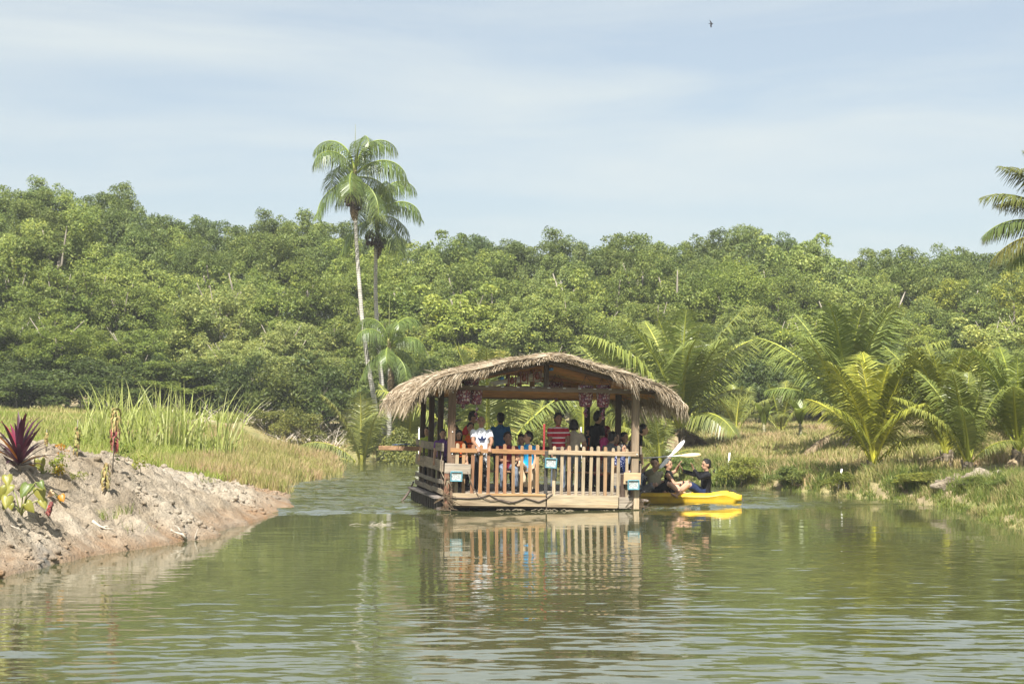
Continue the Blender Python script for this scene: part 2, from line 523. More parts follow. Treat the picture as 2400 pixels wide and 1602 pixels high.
# ------------------------------------------------------------------ water
def water_mat():
    n = NT('river_water')
    g = n.n('ShaderNodeNewGeometry').outputs['Position']
    sp = n.n('ShaderNodeSeparateXYZ', {0: g}); x, y = sp.outputs[0], sp.outputs[1]
    def mapn(s, sc_, det=3.0, rough=0.5, dist=0.2):
        return n.noise(n.n('ShaderNodeMapping', {'Vector': g, 'Scale': s}).outputs[0], sc_, det, rough, dist)
    def rng(v, a, b, c, d): return n.n('ShaderNodeMapRange', {0: v, 1: a, 2: b, 3: c, 4: d}, interpolation_type='SMOOTHSTEP').outputs[0]
    def mapc(s, sc_, det=2.0, rough=0.5, dist=0.2):
        v = n.noise(n.n('ShaderNodeMapping', {'Vector': g, 'Scale': s}).outputs[0], sc_, det, rough, dist, 'Color')
        return n.n('ShaderNodeVectorMath', {0: v, 1: (0.5, 0.5, 0.5)}, operation='SUBTRACT').outputs[0]
    def vscale(v, k): return n.n('ShaderNodeVectorMath', {0: v, 3: k}, operation='SCALE').outputs[0]
    def vadd(a_, b_): return n.n('ShaderNodeVectorMath', {0: a_, 1: b_}, operation='ADD').outputs[0]
    patch = mapn((0.10, 0.05, 1), 1.0, 3, 0.5, 0.5)
    # glassy in front of the raft, breeze on the near water, churned behind it: slopes of the ripples
    near = rng(y, 14.0, 27.0, 0.10, 0.03)
    breeze = n.math('MULTIPLY', rng(patch, 0.43, 0.58, 0.0, 0.06), rng(x, -4.0, 2.0, 0.2, 1.0))
    breeze = n.math('MULTIPLY', breeze, rng(y, 28.0, 35.5, 1.0, 0.0))
    calm = n.math('MAXIMUM', n.math('MAXIMUM', near, breeze), 0.028)
    amp = n.math('ADD', calm, n.math('MULTIPLY', n.attr('wake'), 0.95))
    sl = vadd(vscale(mapc((0.40, 1.5, 1), 9.0, 3, 0.6), 1.0), mapc((0.33, 1.0, 1), 3.2, 2, 0.5, 0.5))
    sl = n.n('ShaderNodeVectorMath', {0: vscale(sl, amp), 1: (0.45, 1.0, 0.0)}, operation='MULTIPLY').outputs[0]
    nrm = n.n('ShaderNodeVectorMath', {0: vadd(n.n('ShaderNodeNewGeometry').outputs['Normal'], sl)}, operation='NORMALIZE').outputs[0]
    murk = n.ramp(mapn((0.12, 0.12, 1), 1.0, 3), [(0.35, (0.058, 0.063, 0.027)), (0.65, (0.076, 0.079, 0.036))])
    return n.done(murk, 0.035, 0.5, nrm, 0.0, {'IOR': 1.33})
M_WATER = water_mat()

RA = R(9.3)                                             # the raft's turn
RC = Vector((-1.43 + 2.09 * math.cos(RA), 37.5 + 2.09 * math.sin(RA), 0))
RL, RW = 5.25, 2.09
def raft_local(x, y):
    dx, dy = x - RC.x, y - RC.y
    return dx * math.cos(RA) + dy * math.sin(RA), -dx * math.sin(RA) + dy * math.cos(RA)

def wake_fac(x, y):
    u, v = raft_local(x, y)
    f = ss(-0.2, 1.2, v + 0.10 * np.abs(u) - 0.12 * np.maximum(u - 2, 0)) * (1 - ss(14, 45, v)) * (1 - ss(5.0, 9.0, np.abs(u + 0.5)))
    return f
def water_h(x, y):
    u, v = raft_local(x, y)
    z = np.zeros_like(x)
    for sx in (-1, 1):                                  # bow waves spreading from the two front corners
        s = (u * sx) - 2.0
        line = v - 0.05 - np.where(s > 0, 0.22 * s if sx > 0 else 0.05 * s, 0)
        env = ss(-0.6, 0.4, s) * (1 - ss(4.0, 8.0, s))
        for k, (o, a) in enumerate(((0.0, 0.045), (0.55, 0.032), (1.15, 0.025), (1.8, 0.016))):
            z = z + a * env * np.exp(-((line - o) / 0.17) ** 2)
    f = wake_fac(x, y)
    z = z + f * 0.030 * fbm(x * 1.2, y * 2.0, 0, 3, 51)
    return z
def ripple_h(x, y):
    """wind ripples on the near water, elongated across the view, in patches"""
    pt = ss(-0.25, 0.55, fbm(x * 0.16 + 3, y * 0.13, 0, 3, 61))
    a = np.maximum(1.0 - ss(15, 27, y), 0.75 * pt * ss(-4, 1, x)) * (0.55 + 0.45 * pt) + 0.10
    edge = ss(0, 1.2, 9.6 - np.abs(x)) * ss(0, 0.8, y - 13.0) * ss(0, 2.5, 30.0 - y)
    wob = 0.35 * vnoise(x * 0.9, y * 0.9, 0, 62)
    xr, yr = x * 0.985 + y * 0.17, -x * 0.17 + y * 0.985
    xs_, ys_ = x * 0.97 - y * 0.24, x * 0.24 + y * 0.97
    h = vnoise(xr * 3.0 + 2 * wob, yr * 7.0 + 4 * wob, 0, 63) + 0.8 * vnoise(xs_ * 4.2 + wob, ys_ * 8.6 - 3 * wob, 0, 64) + 0.5 * vnoise(x * 1.3 + wob, y * 3.4 + 3 * wob, 0, 65)
    return 0.0023 * a * edge * h
xs = axis([(-700, -60, 80), (-60, -12, 4), (-12, -9.6, 0.15), (-9.6, 9.6, 0.15), (9.6, 12, 0.15), (12, 60, 4), (60, 700, 80)])
ys = axis([(-60, 13, 5), (13, 30, 1.0), (30, 34, 1.0), (34, 54, 0.12), (54, 90, 0.8), (90, 300, 30)])
X, Y = np.meshgrid(xs, ys); nx, ny = len(xs), len(ys)
V1 = np.stack([X, Y, water_h(X, Y)], -1).reshape(-1, 3); W1 = wake_fac(X, Y).ravel()
i = np.arange(nx - 1)[None, :] + np.arange(ny - 1)[:, None] * nx
F1 = np.stack([i, i + 1, i + 1 + nx, i + nx], -1).reshape(-1, 4)
cx, cy = V1[F1][:, :, 0].mean(1), V1[F1][:, :, 1].mean(1)
F1 = F1[~((np.abs(cx) < 9.6) & (cy > 13) & (cy < 30))]
xs, ys = np.linspace(-9.6, 9.6, 300), np.linspace(13, 30, 480)
X, Y = np.meshgrid(xs, ys); nx, ny = len(xs), len(ys)
V2 = np.stack([X, Y, ripple_h(X, Y)], -1).reshape(-1, 3)
i = np.arange(nx - 1)[None, :] + np.arange(ny - 1)[:, None] * nx
F2 = np.stack([i, i + 1, i + 1 + nx, i + nx], -1).reshape(-1, 4)
me = np_mesh('water', np.concatenate([V1, V2]), np.concatenate([F1, F2 + len(V1)]), [M_WATER], True, None, {'wake': np.concatenate([W1, np.zeros(len(V2))])})
tag(link('water', me), kind='structure')

# ------------------------------------------------------------------ grass
def blades(P, hgt, wid, lean, seed, curl=0.5):
    """one bent blade of three triangles at every point of P"""
    r = np.random.default_rng(seed); n = len(P)
    az = r.uniform(0, 2 * np.pi, n); fa = r.uniform(0, np.pi, n)
    dirv = np.stack([np.cos(az), np.sin(az), np.zeros(n)], 1)
    sd = np.stack([np.cos(fa), np.sin(fa), np.zeros(n)], 1) * (wid / 2)[:, None]
    up = np.zeros((n, 3)); up[:, 2] = 1
    l1 = lean * hgt * 0.35; l2 = lean * hgt * (0.35 + curl)
    mid = P + up * (hgt * 0.58)[:, None] + dirv * l1[:, None]
    tip = P + up * (hgt * (1 - 0.25 * np.clip(lean, 0, 1)))[:, None] + dirv * l2[:, None]
    V = np.stack([P - sd, P + sd, mid - sd * .8, mid + sd * .8, tip], 1).reshape(-1, 3)
    k = np.arange(n)[:, None] * 5
    F = np.concatenate([k + [0, 1, 3], k + [0, 3, 2], k + [2, 3, 4]], 1).reshape(-1, 3)
    rnd = np.repeat(r.uniform(0, 1, n), 3)
    return V, F, rnd

def grass_mat(name, greens, drys, pscale=0.22, lo=0.40, hi=0.60, tr=0.35):
    n = NT(name)
    rnd = n.attr('rnd')
    p = n.pos()
    pt = n.noise(p, pscale, 4, 0.6)
    f = n.math('ADD', pt, n.math('MULTIPLY', n.math('SUBTRACT', rnd, 0.5), 0.16))
    g = n.ramp(rnd, [(0.0, greens[0]), (0.5, greens[1]), (1.0, greens[2])])
    d = n.ramp(rnd, [(0.0, drys[0]), (0.5, drys[1]), (1.0, drys[2])])
    c = n.mix(n.n('ShaderNodeMapRange', {0: f, 1: lo, 2: hi, 3: 0.0, 4: 1.0}).outputs[0], g, d)
    return n.leafy(c, tr, None, 0.6, 0.2)

M_GL = grass_mat('green_grass', [(0.19, 0.25, 0.04), (0.28, 0.33, 0.065), (0.40, 0.41, 0.12)], [(0.36, 0.35, 0.11), (0.43, 0.38, 0.15), (0.50, 0.41, 0.20)], 0.16, 0.50, 0.66)
M_GD = grass_mat('dry_grass', [(0.20, 0.23, 0.06), (0.30, 0.30, 0.09), (0.38, 0.34, 0.13)], [(0.38, 0.28, 0.13), (0.46, 0.35, 0.19), (0.52, 0.37, 0.22)], 0.30, 0.42, 0.64)
M_GR = grass_mat('rusty_grass', [(0.24, 0.26, 0.06), (0.32, 0.30, 0.10), (0.40, 0.34, 0.14)], [(0.42, 0.29, 0.14), (0.48, 0.33, 0.19), (0.52, 0.38, 0.22)], 0.35, 0.45, 0.64)
M_GW = grass_mat('bank_grass', [(0.10, 0.15, 0.03), (0.17, 0.21, 0.045), (0.26, 0.27, 0.07)], [(0.28, 0.26, 0.09), (0.34, 0.29, 0.12), (0.40, 0.32, 0.16)], 0.5, 0.52, 0.66)

def scatter(n, x0, x1, y0, y1, seed, keep):
    r = np.random.default_rng(seed)
    x, y = r.uniform(x0, x1, n), r.uniform(y0, y1, n)
    infr = np.abs(x) < y * (1340.0 / FPX) + 0.8
    x, y = x[infr], y[infr]
    d, bi = shore(x, y)
    k = keep(x, y, d, bi < NLEFT - 1)
    return x[k], y[k], d[k]

def tufted(x, y, amount, seed):
    """pull stems together into tufts"""
    r = np.random.default_rng(seed)
    g = 0.42
    cx = (np.floor(x / g) + 0.5 + 0.7 * (_hash(np.floor(x / g).astype(np.int64), np.floor(y / g).astype(np.int64), np.zeros(len(x), np.int64), seed) - 0.5)) * g
    cy = (np.floor(y / g) + 0.5 + 0.7 * (_hash(np.floor(x / g).astype(np.int64), np.floor(y / g).astype(np.int64), np.ones(len(x), np.int64), seed) - 0.5)) * g
    a = amount * r.uniform(0.2, 1, len(x))
    return x + (cx - x) * a, y + (cy - y) * a

def field(name, label, cat, mat, n, box, keep, hfun, wid, lean, seed, tuft=0.55):
    x, y, d = scatter(n, *box, seed, keep)
    x, y = tufted(x, y, tuft, seed)
    r = np.random.default_rng(seed + 1)
    h = hfun(x, y, d) * r.uniform(0.55, 1.25, len(x))
    P = np.stack([x, y, height(x, y) - 0.02], 1)
    V, F, rnd = blades(P, h, r.uniform(0.7, 1.3, len(x)) * wid * (y / 45.0), r.uniform(0.1, lean, len(x)), seed + 2)
    o = link(name, np_mesh(name, V, F, [mat], False, {'rnd': rnd}))
    return tag(o, label, cat, kind='stuff')

nmud = lambda x, y: mudmask(x, y) < 0.18
field('green_grass', 'bright green grass growing on the flat behind the mud bank', 'grass', M_GL, 290000, (-30, -5.5, 24, 86),
      lambda x, y, d, l: l & (d > 0.5) & nmud(x, y) & ~((y > 47) & (d < 3.2)) & ~((y > 66) & (x > -15) & (vnoise(x * .3, y * .3, 0, 4) > -.3)), lambda x, y, d: 0.30 + 0.24 * ss(-0.3, 0.6, fbm(x * .3, y * .3, 0, 3, 71)), 0.020, 0.75, 101)
field('rusty_grass', 'rusty seed-topped grass on the point of land left of the raft', 'grass', M_GR, 100000, (-14, -5.0, 46, 84),
      lambda x, y, d, l: l & (d > -0.25) & ((d < 3.4) | (y > 62)) & ((y < 73) | (vnoise(x * .5, y * .5, 0, 9) > .45)), lambda x, y, d: 0.42 + 0.18 * fbm(x * .4, y * .4, 0, 3, 72) - 0.2 * ss(70, 84, y), 0.018, 0.6, 111)
field('dry_grass', 'tall dry straw coloured grass on the bank behind the raft', 'grass', M_GD, 360000, (-12, 32, 44, 90),
      lambda x, y, d, l: (~l) & (d > 0.25) & (d < 26), lambda x, y, d: 0.34 + 0.16 * fbm(x * .35, y * .35, 0, 3, 73), 0.025, 0.8, 121)
field('waterside_grass', 'short green grass trailing into the water at the right bank', 'grass', M_GW, 270000, (2, 14, 24, 62),
      lambda x, y, d, l: (~l) & (d > -0.55) & (d < np.where(y > 40, 1.3, 4.5)), lambda x, y, d: 0.16 + 0.26 * ss(0, 1.0, d), 0.018, 1.0, 131)

# ------------------------------------------------------------------ leaves and trees
def leaf_mat(name, trans=0.45, rough=0.5, spec=0.3, yellow=(1.5, 1.25, 0.5)):
    n = NT(name)
    rnd = n.attr('rnd')
    v = n.ramp(rnd, [(0.0, (0.55, 0.62, 0.55)), (0.35, (0.9, 0.95, 0.9)), (0.8, (1.25, 1.2, 1.1)), (0.97, (1.3, 1.2, 1.0)), (1.0, yellow)])
    p = n.noise(n.pos(), 0.6, 3, 0.5)
    c = n.mix(1.0, n.objcol(), v, 'MULTIPLY')
    c = n.mix(1.0, c, n.ramp(p, [(0.3, (0.78, 0.84, 0.80)), (0.7, (1.2, 1.14, 1.1))]), 'MULTIPLY')
    return n.leafy(c, trans, None, rough, spec)
M_LEAF = leaf_mat('tree_leaves')
M_BARK = NT('pale_bark'); _f = M_BARK.noise(M_BARK.coord('Object', (6, 6, 1.2)), 3.0, 4)
M_BARK = M_BARK.done(M_BARK.ramp(_f, [(0.3, (0.13, 0.11, 0.085)), (0.7, (0.34, 0.30, 0.25))]), 0.85, 0.15, M_BARK.bump(_f, 0.4, 0.02))

def leaf_quads(C, N, size, seed, ratio=0.45):
    """one rhombic leaf at each point of C, facing N"""
    r = np.random.default_rng(seed); n = len(C)
    N = N / np.linalg.norm(N, axis=1, keepdims=True)
    t = r.normal(size=(n, 3)); t -= N * (t * N).sum(1, keepdims=True); t /= np.linalg.norm(t, axis=1, keepdims=True)
    b = np.cross(N, t)
    s = (size * r.uniform(0.65, 1.3, n))[:, None]
    fold = N * s * 0.10
    V = np.stack([C - t * s * .5, C + b * s * ratio * .5 + fold, C + t * s * .5, C - b * s * ratio * .5 + fold], 1).reshape(-1, 3)
    F = (np.arange(n)[:, None] * 4 + [0, 1, 2, 3])
    return V, F, r.uniform(0, 1, n)

def crown_mesh(name, seed, rx, rz, nclump, nleaf, leaf, cr=(0.5, 0.95), flat=0.75, hollow=0.55, skirt=0.0, jut=0.12):
    r = np.random.default_rng(seed)
    u = r.normal(size=(nclump, 3)); u /= np.linalg.norm(u, axis=1, keepdims=True)
    u[:, 2] = np.where(u[:, 2] < -0.55, -u[:, 2], u[:, 2])
    rad = r.uniform(hollow, 1.0, nclump) ** 0.7 + r.normal(0, jut, nclump)
    taper = np.where(u[:, 2] > 0, 1.0, 1.0 + skirt * -u[:, 2])
    C = u * rad[:, None] * np.array([rx, rx, rz]) * np.stack([taper, taper, np.ones(nclump)], 1)
    R_ = r.uniform(cr[0], cr[1], nclump)
    w = R_ ** 2; cnt = np.maximum(8, (nleaf * w / w.sum()).astype(int))
    ci = np.repeat(np.arange(nclump), cnt); n = len(ci)
    v = r.normal(size=(n, 3)); v /= np.linalg.norm(v, axis=1, keepdims=True)
    v[:, 2] = np.where((v[:, 2] < -0.3) & (r.uniform(size=n) < 0.7), -v[:, 2], v[:, 2])
    rr = r.uniform(0.55, 1.08, n) * R_[ci]
    P = C[ci] + v * rr[:, None] * np.array([1, 1, flat])
    N = v * 0.55 + np.array([-.12, -.2, 0.45]) + r.normal(0, 0.62, (n, 3))
    V, F, rnd = leaf_quads(P, N, leaf, seed + 1)
    return np_mesh(name, V, F, [M_LEAF], False, {'rnd': rnd})

def trunk_mesh(name, seed, lean=0.08, limbs=5, r0=0.055):
    """trunk of unit height with a few limbs"""
    r = random.Random(seed); b = MB()
    P = [Vector((lean * math.sin(t * 2.2 + seed) * t, lean * math.cos(t * 3 + seed) * t, t)) for t in (0, .2, .4, .6, .8, 1.0)]
    b.tube(P, [r0 * k for k in (1.25, 1, .85, .7, .5, .25)], 7)
    for i in range(limbs):
        t = r.uniform(0.3, 0.85); a = r.uniform(0, 6.28); k = int(t * 5)
        p = P[k].lerp(P[k+1], t * 5 - k)
        L = r.uniform(0.2, 0.46); dv = Vector((math.cos(a), math.sin(a), r.uniform(0.5, 1.4))).normalized()
        q = p + dv * L * .5 + Vector((0, 0, -.01)); e = p + dv * L + Vector((0, 0, .05))
        b.tube([p, q, e], [r0 * .45, r0 * .32, r0 * .12], 5)
    return b.mesh(name, M_BARK, True)

ORD = ['first', 'second', 'third', 'fourth', 'fifth', 'sixth', 'seventh', 'eighth', 'ninth', 'tenth', 'eleventh', 'twelfth', 'thirteenth', 'fourteenth', 'fifteenth',
       'sixteenth', 'seventeenth', 'eighteenth', 'nineteenth', 'twentieth']
ORD += ['twenty-' + w for w in ORD[:9]] + ['thirtieth'] + ['thirty-' + w for w in ORD[:9]] + ['fortieth']

CR_TOP = [crown_mesh('crown_mesh', 200 + i, 1.9, 3.2, 120, 19000, 0.15, (0.28, 0.58), 0.9, 0.3, 0.3, 0.10) for i in range(4)]
CR_MID = [crown_mesh('crown_mesh', 220 + i, 2.0, 3.3, (130, 170, 90, 120)[i], (20000, 22000, 12000, 19000)[i], (0.145, 0.12, 0.20, 0.15)[i], (0.22, (0.55, 0.45, 0.6, 0.5)[i]), (1.0, 1.2, .8, 1.1)[i], 0.45, 0.3, (.20, .16, .24, .20)[i]) for i in range(4)]
CR_LOW = [crown_mesh('crown_mesh', 240 + i, 2.1, 3.2, 140, 21000, 0.145, (0.22, 0.52), 1.0, 0.45, 0.4, 0.14) for i in range(3)]
TRUNKS = [trunk_mesh('trunk_mesh', 260 + i, 0.10, 6) for i in range(4)]
TRUNK_S = [trunk_mesh('trunk_mesh', 270 + i, 0.14, 9, 0.03) for i in range(3)]

SKYX = np.array([-300, -120, 0, 80, 170, 215, 265, 330, 400, 450, 520, 570, 620, 680, 730, 790, 860, 960, 1000, 1050, 1130, 1200, 1270, 1330, 1380, 1430, 1540, 1600, 1680, 1760, 1850, 1890, 1930, 1970, 2040, 2090, 2150, 2270, 2349, 2450, 2700]) * 1.0217
SKYY = np.array([420, 425, 432, 398, 432, 455, 420, 478, 492, 476, 476, 520, 488, 484, 500, 512, 520, 566, 552, 512, 542, 552, 535, 548, 562, 528, 540, 546, 508, 516, 536, 578, 582, 549, 585, 580, 578, 560, 562, 555, 550]) * 1.0217

ROWS = [
    dict(Y=113, dy=0, sp=80, name='skyline', crowns=CR_TOP, hh=7.0, w=(1.7, 2.4), cols=[(0.072, 0.105, 0.036), (0.088, 0.125, 0.04), (0.065, 0.098, 0.040)]),
    dict(Y=106, dy=62, sp=80, name='second tier', crowns=CR_MID, hh=7.2, w=(1.9, 2.6), cols=[(0.082, 0.115, 0.036), (0.105, 0.145, 0.040), (0.074, 0.108, 0.036)]),
    dict(Y=100, dy=140, sp=84, name='middle tier', crowns=CR_MID, hh=7.0, w=(1.9, 2.7), cols=[(0.10, 0.14, 0.038), (0.12, 0.16, 0.046), (0.085, 0.12, 0.036)]),
    dict(Y=95, dy=225, sp=86, name='lower tier', crowns=CR_MID + CR_LOW, hh=6.5, w=(1.9, 2.7), cols=[(0.125, 0.165, 0.05), (0.145, 0.18, 0.058), (0.095, 0.13, 0.038), (0.12, 0.16, 0.04)]),
    dict(Y=90, dy=315, sp=90, name='front tier', crowns=CR_LOW, hh=5.5, w=(1.8, 2.5), cols=[(0.135, 0.175, 0.055), (0.10, 0.135, 0.038), (0.15, 0.185, 0.06), (0.085, 0.12, 0.034)]),
]
rr = random.Random(31)
for ri, row in enumerate(ROWS):
    px = -190 + rr.uniform(0, 60); k = 0
    while px < 2600:
        Y = row['Y'] + rr.uniform(-2.5, 2.5)
        top = float(np.interp(px, SKYX, SKYY))
        sk = top
        top += row['dy'] * (1.0 if px < 1000 else 0.86) + (rr.uniform(-7, 13) if ri == 0 else rr.uniform(-42, 42))
        top = min(top, 860)
        p = at(px, top, Y)
        g = H1(p.x, Y)
        hgt = p.z - g
        w = rr.uniform(*row['w']); hh = min(row['hh'] * rr.uniform(0.9, 1.12), hgt * 1.0)
        if ri >= 3: hh = hgt * rr.uniform(0.86, 0.98)
        t = empty('forest_tree', (p.x, Y, g - 0.1), (0, 0, rr.uniform(0, 6.28)))
        c = list(rr.choice(row['cols']))
        kind = 'rounded olive green crown'
        if 1850 < px < 2080 and ri == 1: c = [0.105, 0.145, 0.045]; kind = 'broad bright green lumpy crown'
        elif px > 2180 and ri in (2, 3) and rr.random() < 0.5: c = [0.13, 0.16, 0.036]; kind = 'yellowish crown'
        elif 480 < px < 780 and ri >= 3: c = [0.13, 0.165, 0.060]; kind = 'pale green leafy crown'
        elif px < 460 and ri >= 3: c = [0.085, 0.12, 0.030]; kind = 'deep green leafy crown'  # darker green paints in the shade at the left foot of the forest
        elif 1080 < px < 1260 and ri == 4: c = [0.15, 0.165, 0.045]; kind = 'yellow-green airy crown'
        elif ri == 0: kind = 'tufted dark green crown'
        elif c[1] > 0.15: kind = 'light green crown'
        br = rr.uniform(0.85, 1.15)
        link('crown', rr.choice(row['crowns']), t, (0, 0, hgt + 0.1 - hh * 0.47), (0, 0, rr.uniform(0, 6.28)), (w / 2.1, w / 2.1, hh / 6.9), [c[0] * br * 2.35, c[1] * br * 2.05, c[2] * br * 2.0])
        tm = rr.choice(TRUNKS if ri < 3 else TRUNK_S)
        link('trunk', tm, t, (0, 0, 0), (0, 0, rr.uniform(0, 6.28)), ((2.4, 2.4, hgt - hh * 0.35) if ri < 2 else (4.2, 4.2, hgt * 0.92)))
        t['label'] = '%s, %s from the left in the %s of the forest' % (kind, ORD[k], row['name'])
        t['category'] = 'tree'; t['group'] = 'trees of the forest wall'
        k += 1
        px += row['sp'] * rr.uniform(0.75, 1.2)

# ------------------------------------------------------------------ undergrowth along the foot of the forest
BUSH = [crown_mesh('bush_mesh', 300 + i, 1.5, 1.3, 26, 5200, 0.17, (0.4, 0.7), 0.9, 0.45, 0.3, 0.12) for i in range(3)]
TWIG = trunk_mesh('stem_mesh', 310, 0.2, 9, 0.03)
def bush(px, top, Y, w, colr, label, group=None, name='shrub', cat='shrub', rz=0.0, squash=1.0):
    p = at(px, top, Y)
    g = H1(p.x, Y)
    hgt = max(0.25, p.z - g)
    t = empty(name, (p.x, Y, g - 0.04), (0, 0, rz))
    link('foliage', BUSH[int(px + Y) % 3], t, (0, 0, hgt * 0.5), (0, 0, 0), (w / 1.9, w / 1.9 * squash, hgt / 3.0), colr)
    link('stem', TWIG, t, (0, 0, 0), (0, 0, 0), (w * 0.6, w * 0.6, hgt * 0.8))
    tag(t, label, cat, group)
    return t
rr = random.Random(77)
px, k = -160.0, 0
while px < 2560:
    c = rr.choice([(0.10, 0.135, 0.04), (0.13, 0.17, 0.05), (0.085, 0.115, 0.036), (0.15, 0.18, 0.05)])
    if px < 700: c = tuple(v * 0.85 for v in c)
    bush(px, rr.uniform(835, 885), 87.0 + rr.uniform(-1.5, 1.5), rr.uniform(1.7, 2.4), c, 'undergrowth bush, %s from the left along the foot of the forest' % ORD[k],
         'bushes along the foot of the forest', rz=rr.uniform(0, 6))
    px += rr.uniform(70, 96) * (0.75 if px < 500 else 1.0); k += 1
px, k = -170.0, 0
while px < 2570:                                          # a second, taller belt deeper under the trees
    c = rr.choice([(0.13, 0.165, 0.05), (0.16, 0.20, 0.06), (0.11, 0.145, 0.045)])
    bush(px, rr.uniform(790, 850), 93.0 + rr.uniform(-2, 2), rr.uniform(2.4, 3.0), c, 'tall bush under the trees, %s from the left in the shade of the forest' % ORD[k],
         'tall bushes under the trees', rz=rr.uniform(0, 6))
    px += rr.uniform(88, 118); k += 1

# ------------------------------------------------------------------ palms
def palm_mat(name, trans=0.32):
    n = NT(name)
    rnd = n.attr('rnd'); t = n.attr('t')
    c = n.mix(1.0, n.objcol(), n.ramp(rnd, [(0.0, (0.72, 0.78, 0.75)), (0.5, (1, 1, 1)), (1.0, (1.25, 1.18, 1.0))]), 'MULTIPLY')
    c = n.mix(n.math('MULTIPLY', n.ramp(t, [(0.6, 0.0), (1.0, 0.6)]), n.ramp(n.objrnd(), [(0.3, 0.15), (1.0, 1.0)])), c, (0.36, 0.37, 0.08))
    return n.leafy(c, trans, None, 0.38, 0.5)
M_PALM = palm_mat('palm_leaflets')
n = NT('palm_rib'); M_RIB = n.done(n.mix(1.0, n.objcol(), (1.55, 1.4, 0.95), 'MULTIPLY'), 0.5, 0.3)
n = NT('dead_frond'); M_DEAD = n.leafy(n.mix(1.0, n.ramp(n.attr('rnd'), [(0, (0.17, 0.12, 0.07)), (1, (0.42, 0.33, 0.21))]), n.ramp(n.attr('t'), [(0, 0.9), (1, 1.1)]), 'MULTIPLY'), 0.2, None, 0.8, 0.1)

def frond_mesh(name, seed, elev, bend, leafl=0.62, nl=56, hang=0.25, fwd=0.55, wid=0.034, petiole=0.16, mats=None, twist=0.0, vee=0.35):
    """a feather leaf of unit length growing along +x: elev is the angle it leaves at, bend how far it arches over"""
    r = random.Random(seed); N = 26
    P = [Vector((0, 0, 0))]; T = []
    for i in range(N):
        t = i / (N - 1)
        e = elev - bend * t ** 1.5
        d = Vector((math.cos(e), math.sin(twist) * 0.35 * t, math.sin(e))).normalized()
        T.append(d); P.append(P[-1] + d / N)
    V, F, M, RN, TT = [], [], [], [], []
    def quad(a, b, c_, d_, m, rn, ta, tb):
        k = len(V); V.extend([a, b, c_, d_]); F.append((k, k+1, k+2, k+3)); M.append(m); RN.append(rn); TT.extend([ta, ta, tb, tb])
    for i in range(N):                                    # rib: a tapering three-sided stem
        r0 = 0.019 * (1 - i / N) ** 0.8 + 0.0022; r1 = 0.019 * (1 - (i + 1) / N) ** 0.8 + 0.0018
        t0 = T[i]; t1 = T[min(i+1, N-1)]
        s0 = t0.cross(Vector((0, 0, 1))); s0 = (s0 if s0.length > 1e-3 else Vector((0, -1, 0))).normalized(); u0 = s0.cross(t0)
        s1 = t1.cross(Vector((0, 0, 1))); s1 = (s1 if s1.length > 1e-3 else Vector((0, -1, 0))).normalized(); u1 = s1.cross(t1)
        ring0 = [P[i] + s0 * r0, P[i] + u0 * r0 * .8, P[i] - s0 * r0, P[i] - u0 * r0 * .8]
        ring1 = [P[i+1] + s1 * r1, P[i+1] + u1 * r1 * .8, P[i+1] - s1 * r1, P[i+1] - u1 * r1 * .8]
        for k in range(4):
            quad(ring0[k], ring0[(k+1) % 4], ring1[(k+1) % 4], ring1[k], 1, 0.5, 0, 0)
    for i in range(nl):
        t = petiole + (1 - petiole) * (i + 0.5) / nl
        fi = t * N; k = min(int(fi), N - 1)
        p = P[k].lerp(P[k+1], fi - k); d = T[k]
        s = d.cross(Vector((0, 0, 1))); s = (s if s.length > 1e-3 else Vector((0, -1, 0))).normalized(); u = s.cross(d).normalized()
        prof = (math.sin(math.pi * min(1, (t - petiole) / (1 - petiole) * 0.86 + 0.14)) ** 0.55)
        for sg in (-1, 1):
            if r.random() < 0.03: continue
            L = leafl * 0.5 * max(0.18, prof) * r.uniform(0.85, 1.12)
            fw = fwd + 0.9 * max(0, t - 0.75) * 2 + r.uniform(-0.08, 0.08)
            dv = (s * sg + d * fw + u * (vee + r.uniform(-0.10, 0.10))).normalized()
            g = hang * r.uniform(0.7, 1.3)
            q1 = p + dv * L * 0.45 + Vector((0, 0, -g * L * 0.14))
            dv2 = (dv + Vector((0, 0, -g * 1.5))).normalized()
            q2 = q1 + dv2 * L * 0.55
            nrm = dv.cross(d); nrm = nrm.normalized() if nrm.length > 1e-4 else u
            w0 = dv.cross(nrm).normalized() * wid * 0.5 * (0.6 + 0.6 * prof)
            rn = r.random()
            quad(p - w0 * .55, p + w0 * .55, q1 + w0, q1 - w0, 0, rn, t * .6, t * .8)
            quad(q1 - w0, q1 + w0, q2 + w0 * .12, q2 - w0 * .12, 0, rn, t * .8, t)
    me = np_mesh(name, np.array([tuple(v) for v in V]), np.array(F), mats or [M_PALM, M_RIB], False, {'rnd': RN}, {'t': TT}, M)
    return me

FR = {}
for i, (e, b) in enumerate(((86, 20), (76, 34), (64, 50), (50, 66), (30, 78), (8, 66))):
    FR[i] = [frond_mesh('frond_mesh', 400 + i * 7 + s, R(e), R(b), 0.62, 66, 0.40 + 0.16 * i, 0.62, 0.0135, 0.17, None, (s - 0.5) * 1.2, 0.30 - 0.05 * i) for s in range(2)]
FT = {}
for i, (e, b) in enumerate(((78, 142), (60, 144), (40, 130), (10, 108), (-18, 76))):     # tall palms: strongly arched, leaflets hanging
    FT[i] = [frond_mesh('frond_mesh', 460 + i * 7 + s, R(e), R(b), 0.80, 66, 1.9, 0.30, 0.0125, 0.12, None, (s - 0.5) * 0.8, -0.05) for s in range(2)]
FDEAD = [frond_mesh('dead_frond_mesh', 490 + s, R(-20), R(60), 0.42, 30, 1.4, 0.5, 0.035, 0.2, [M_DEAD, M_DEAD]) for s in range(2)]

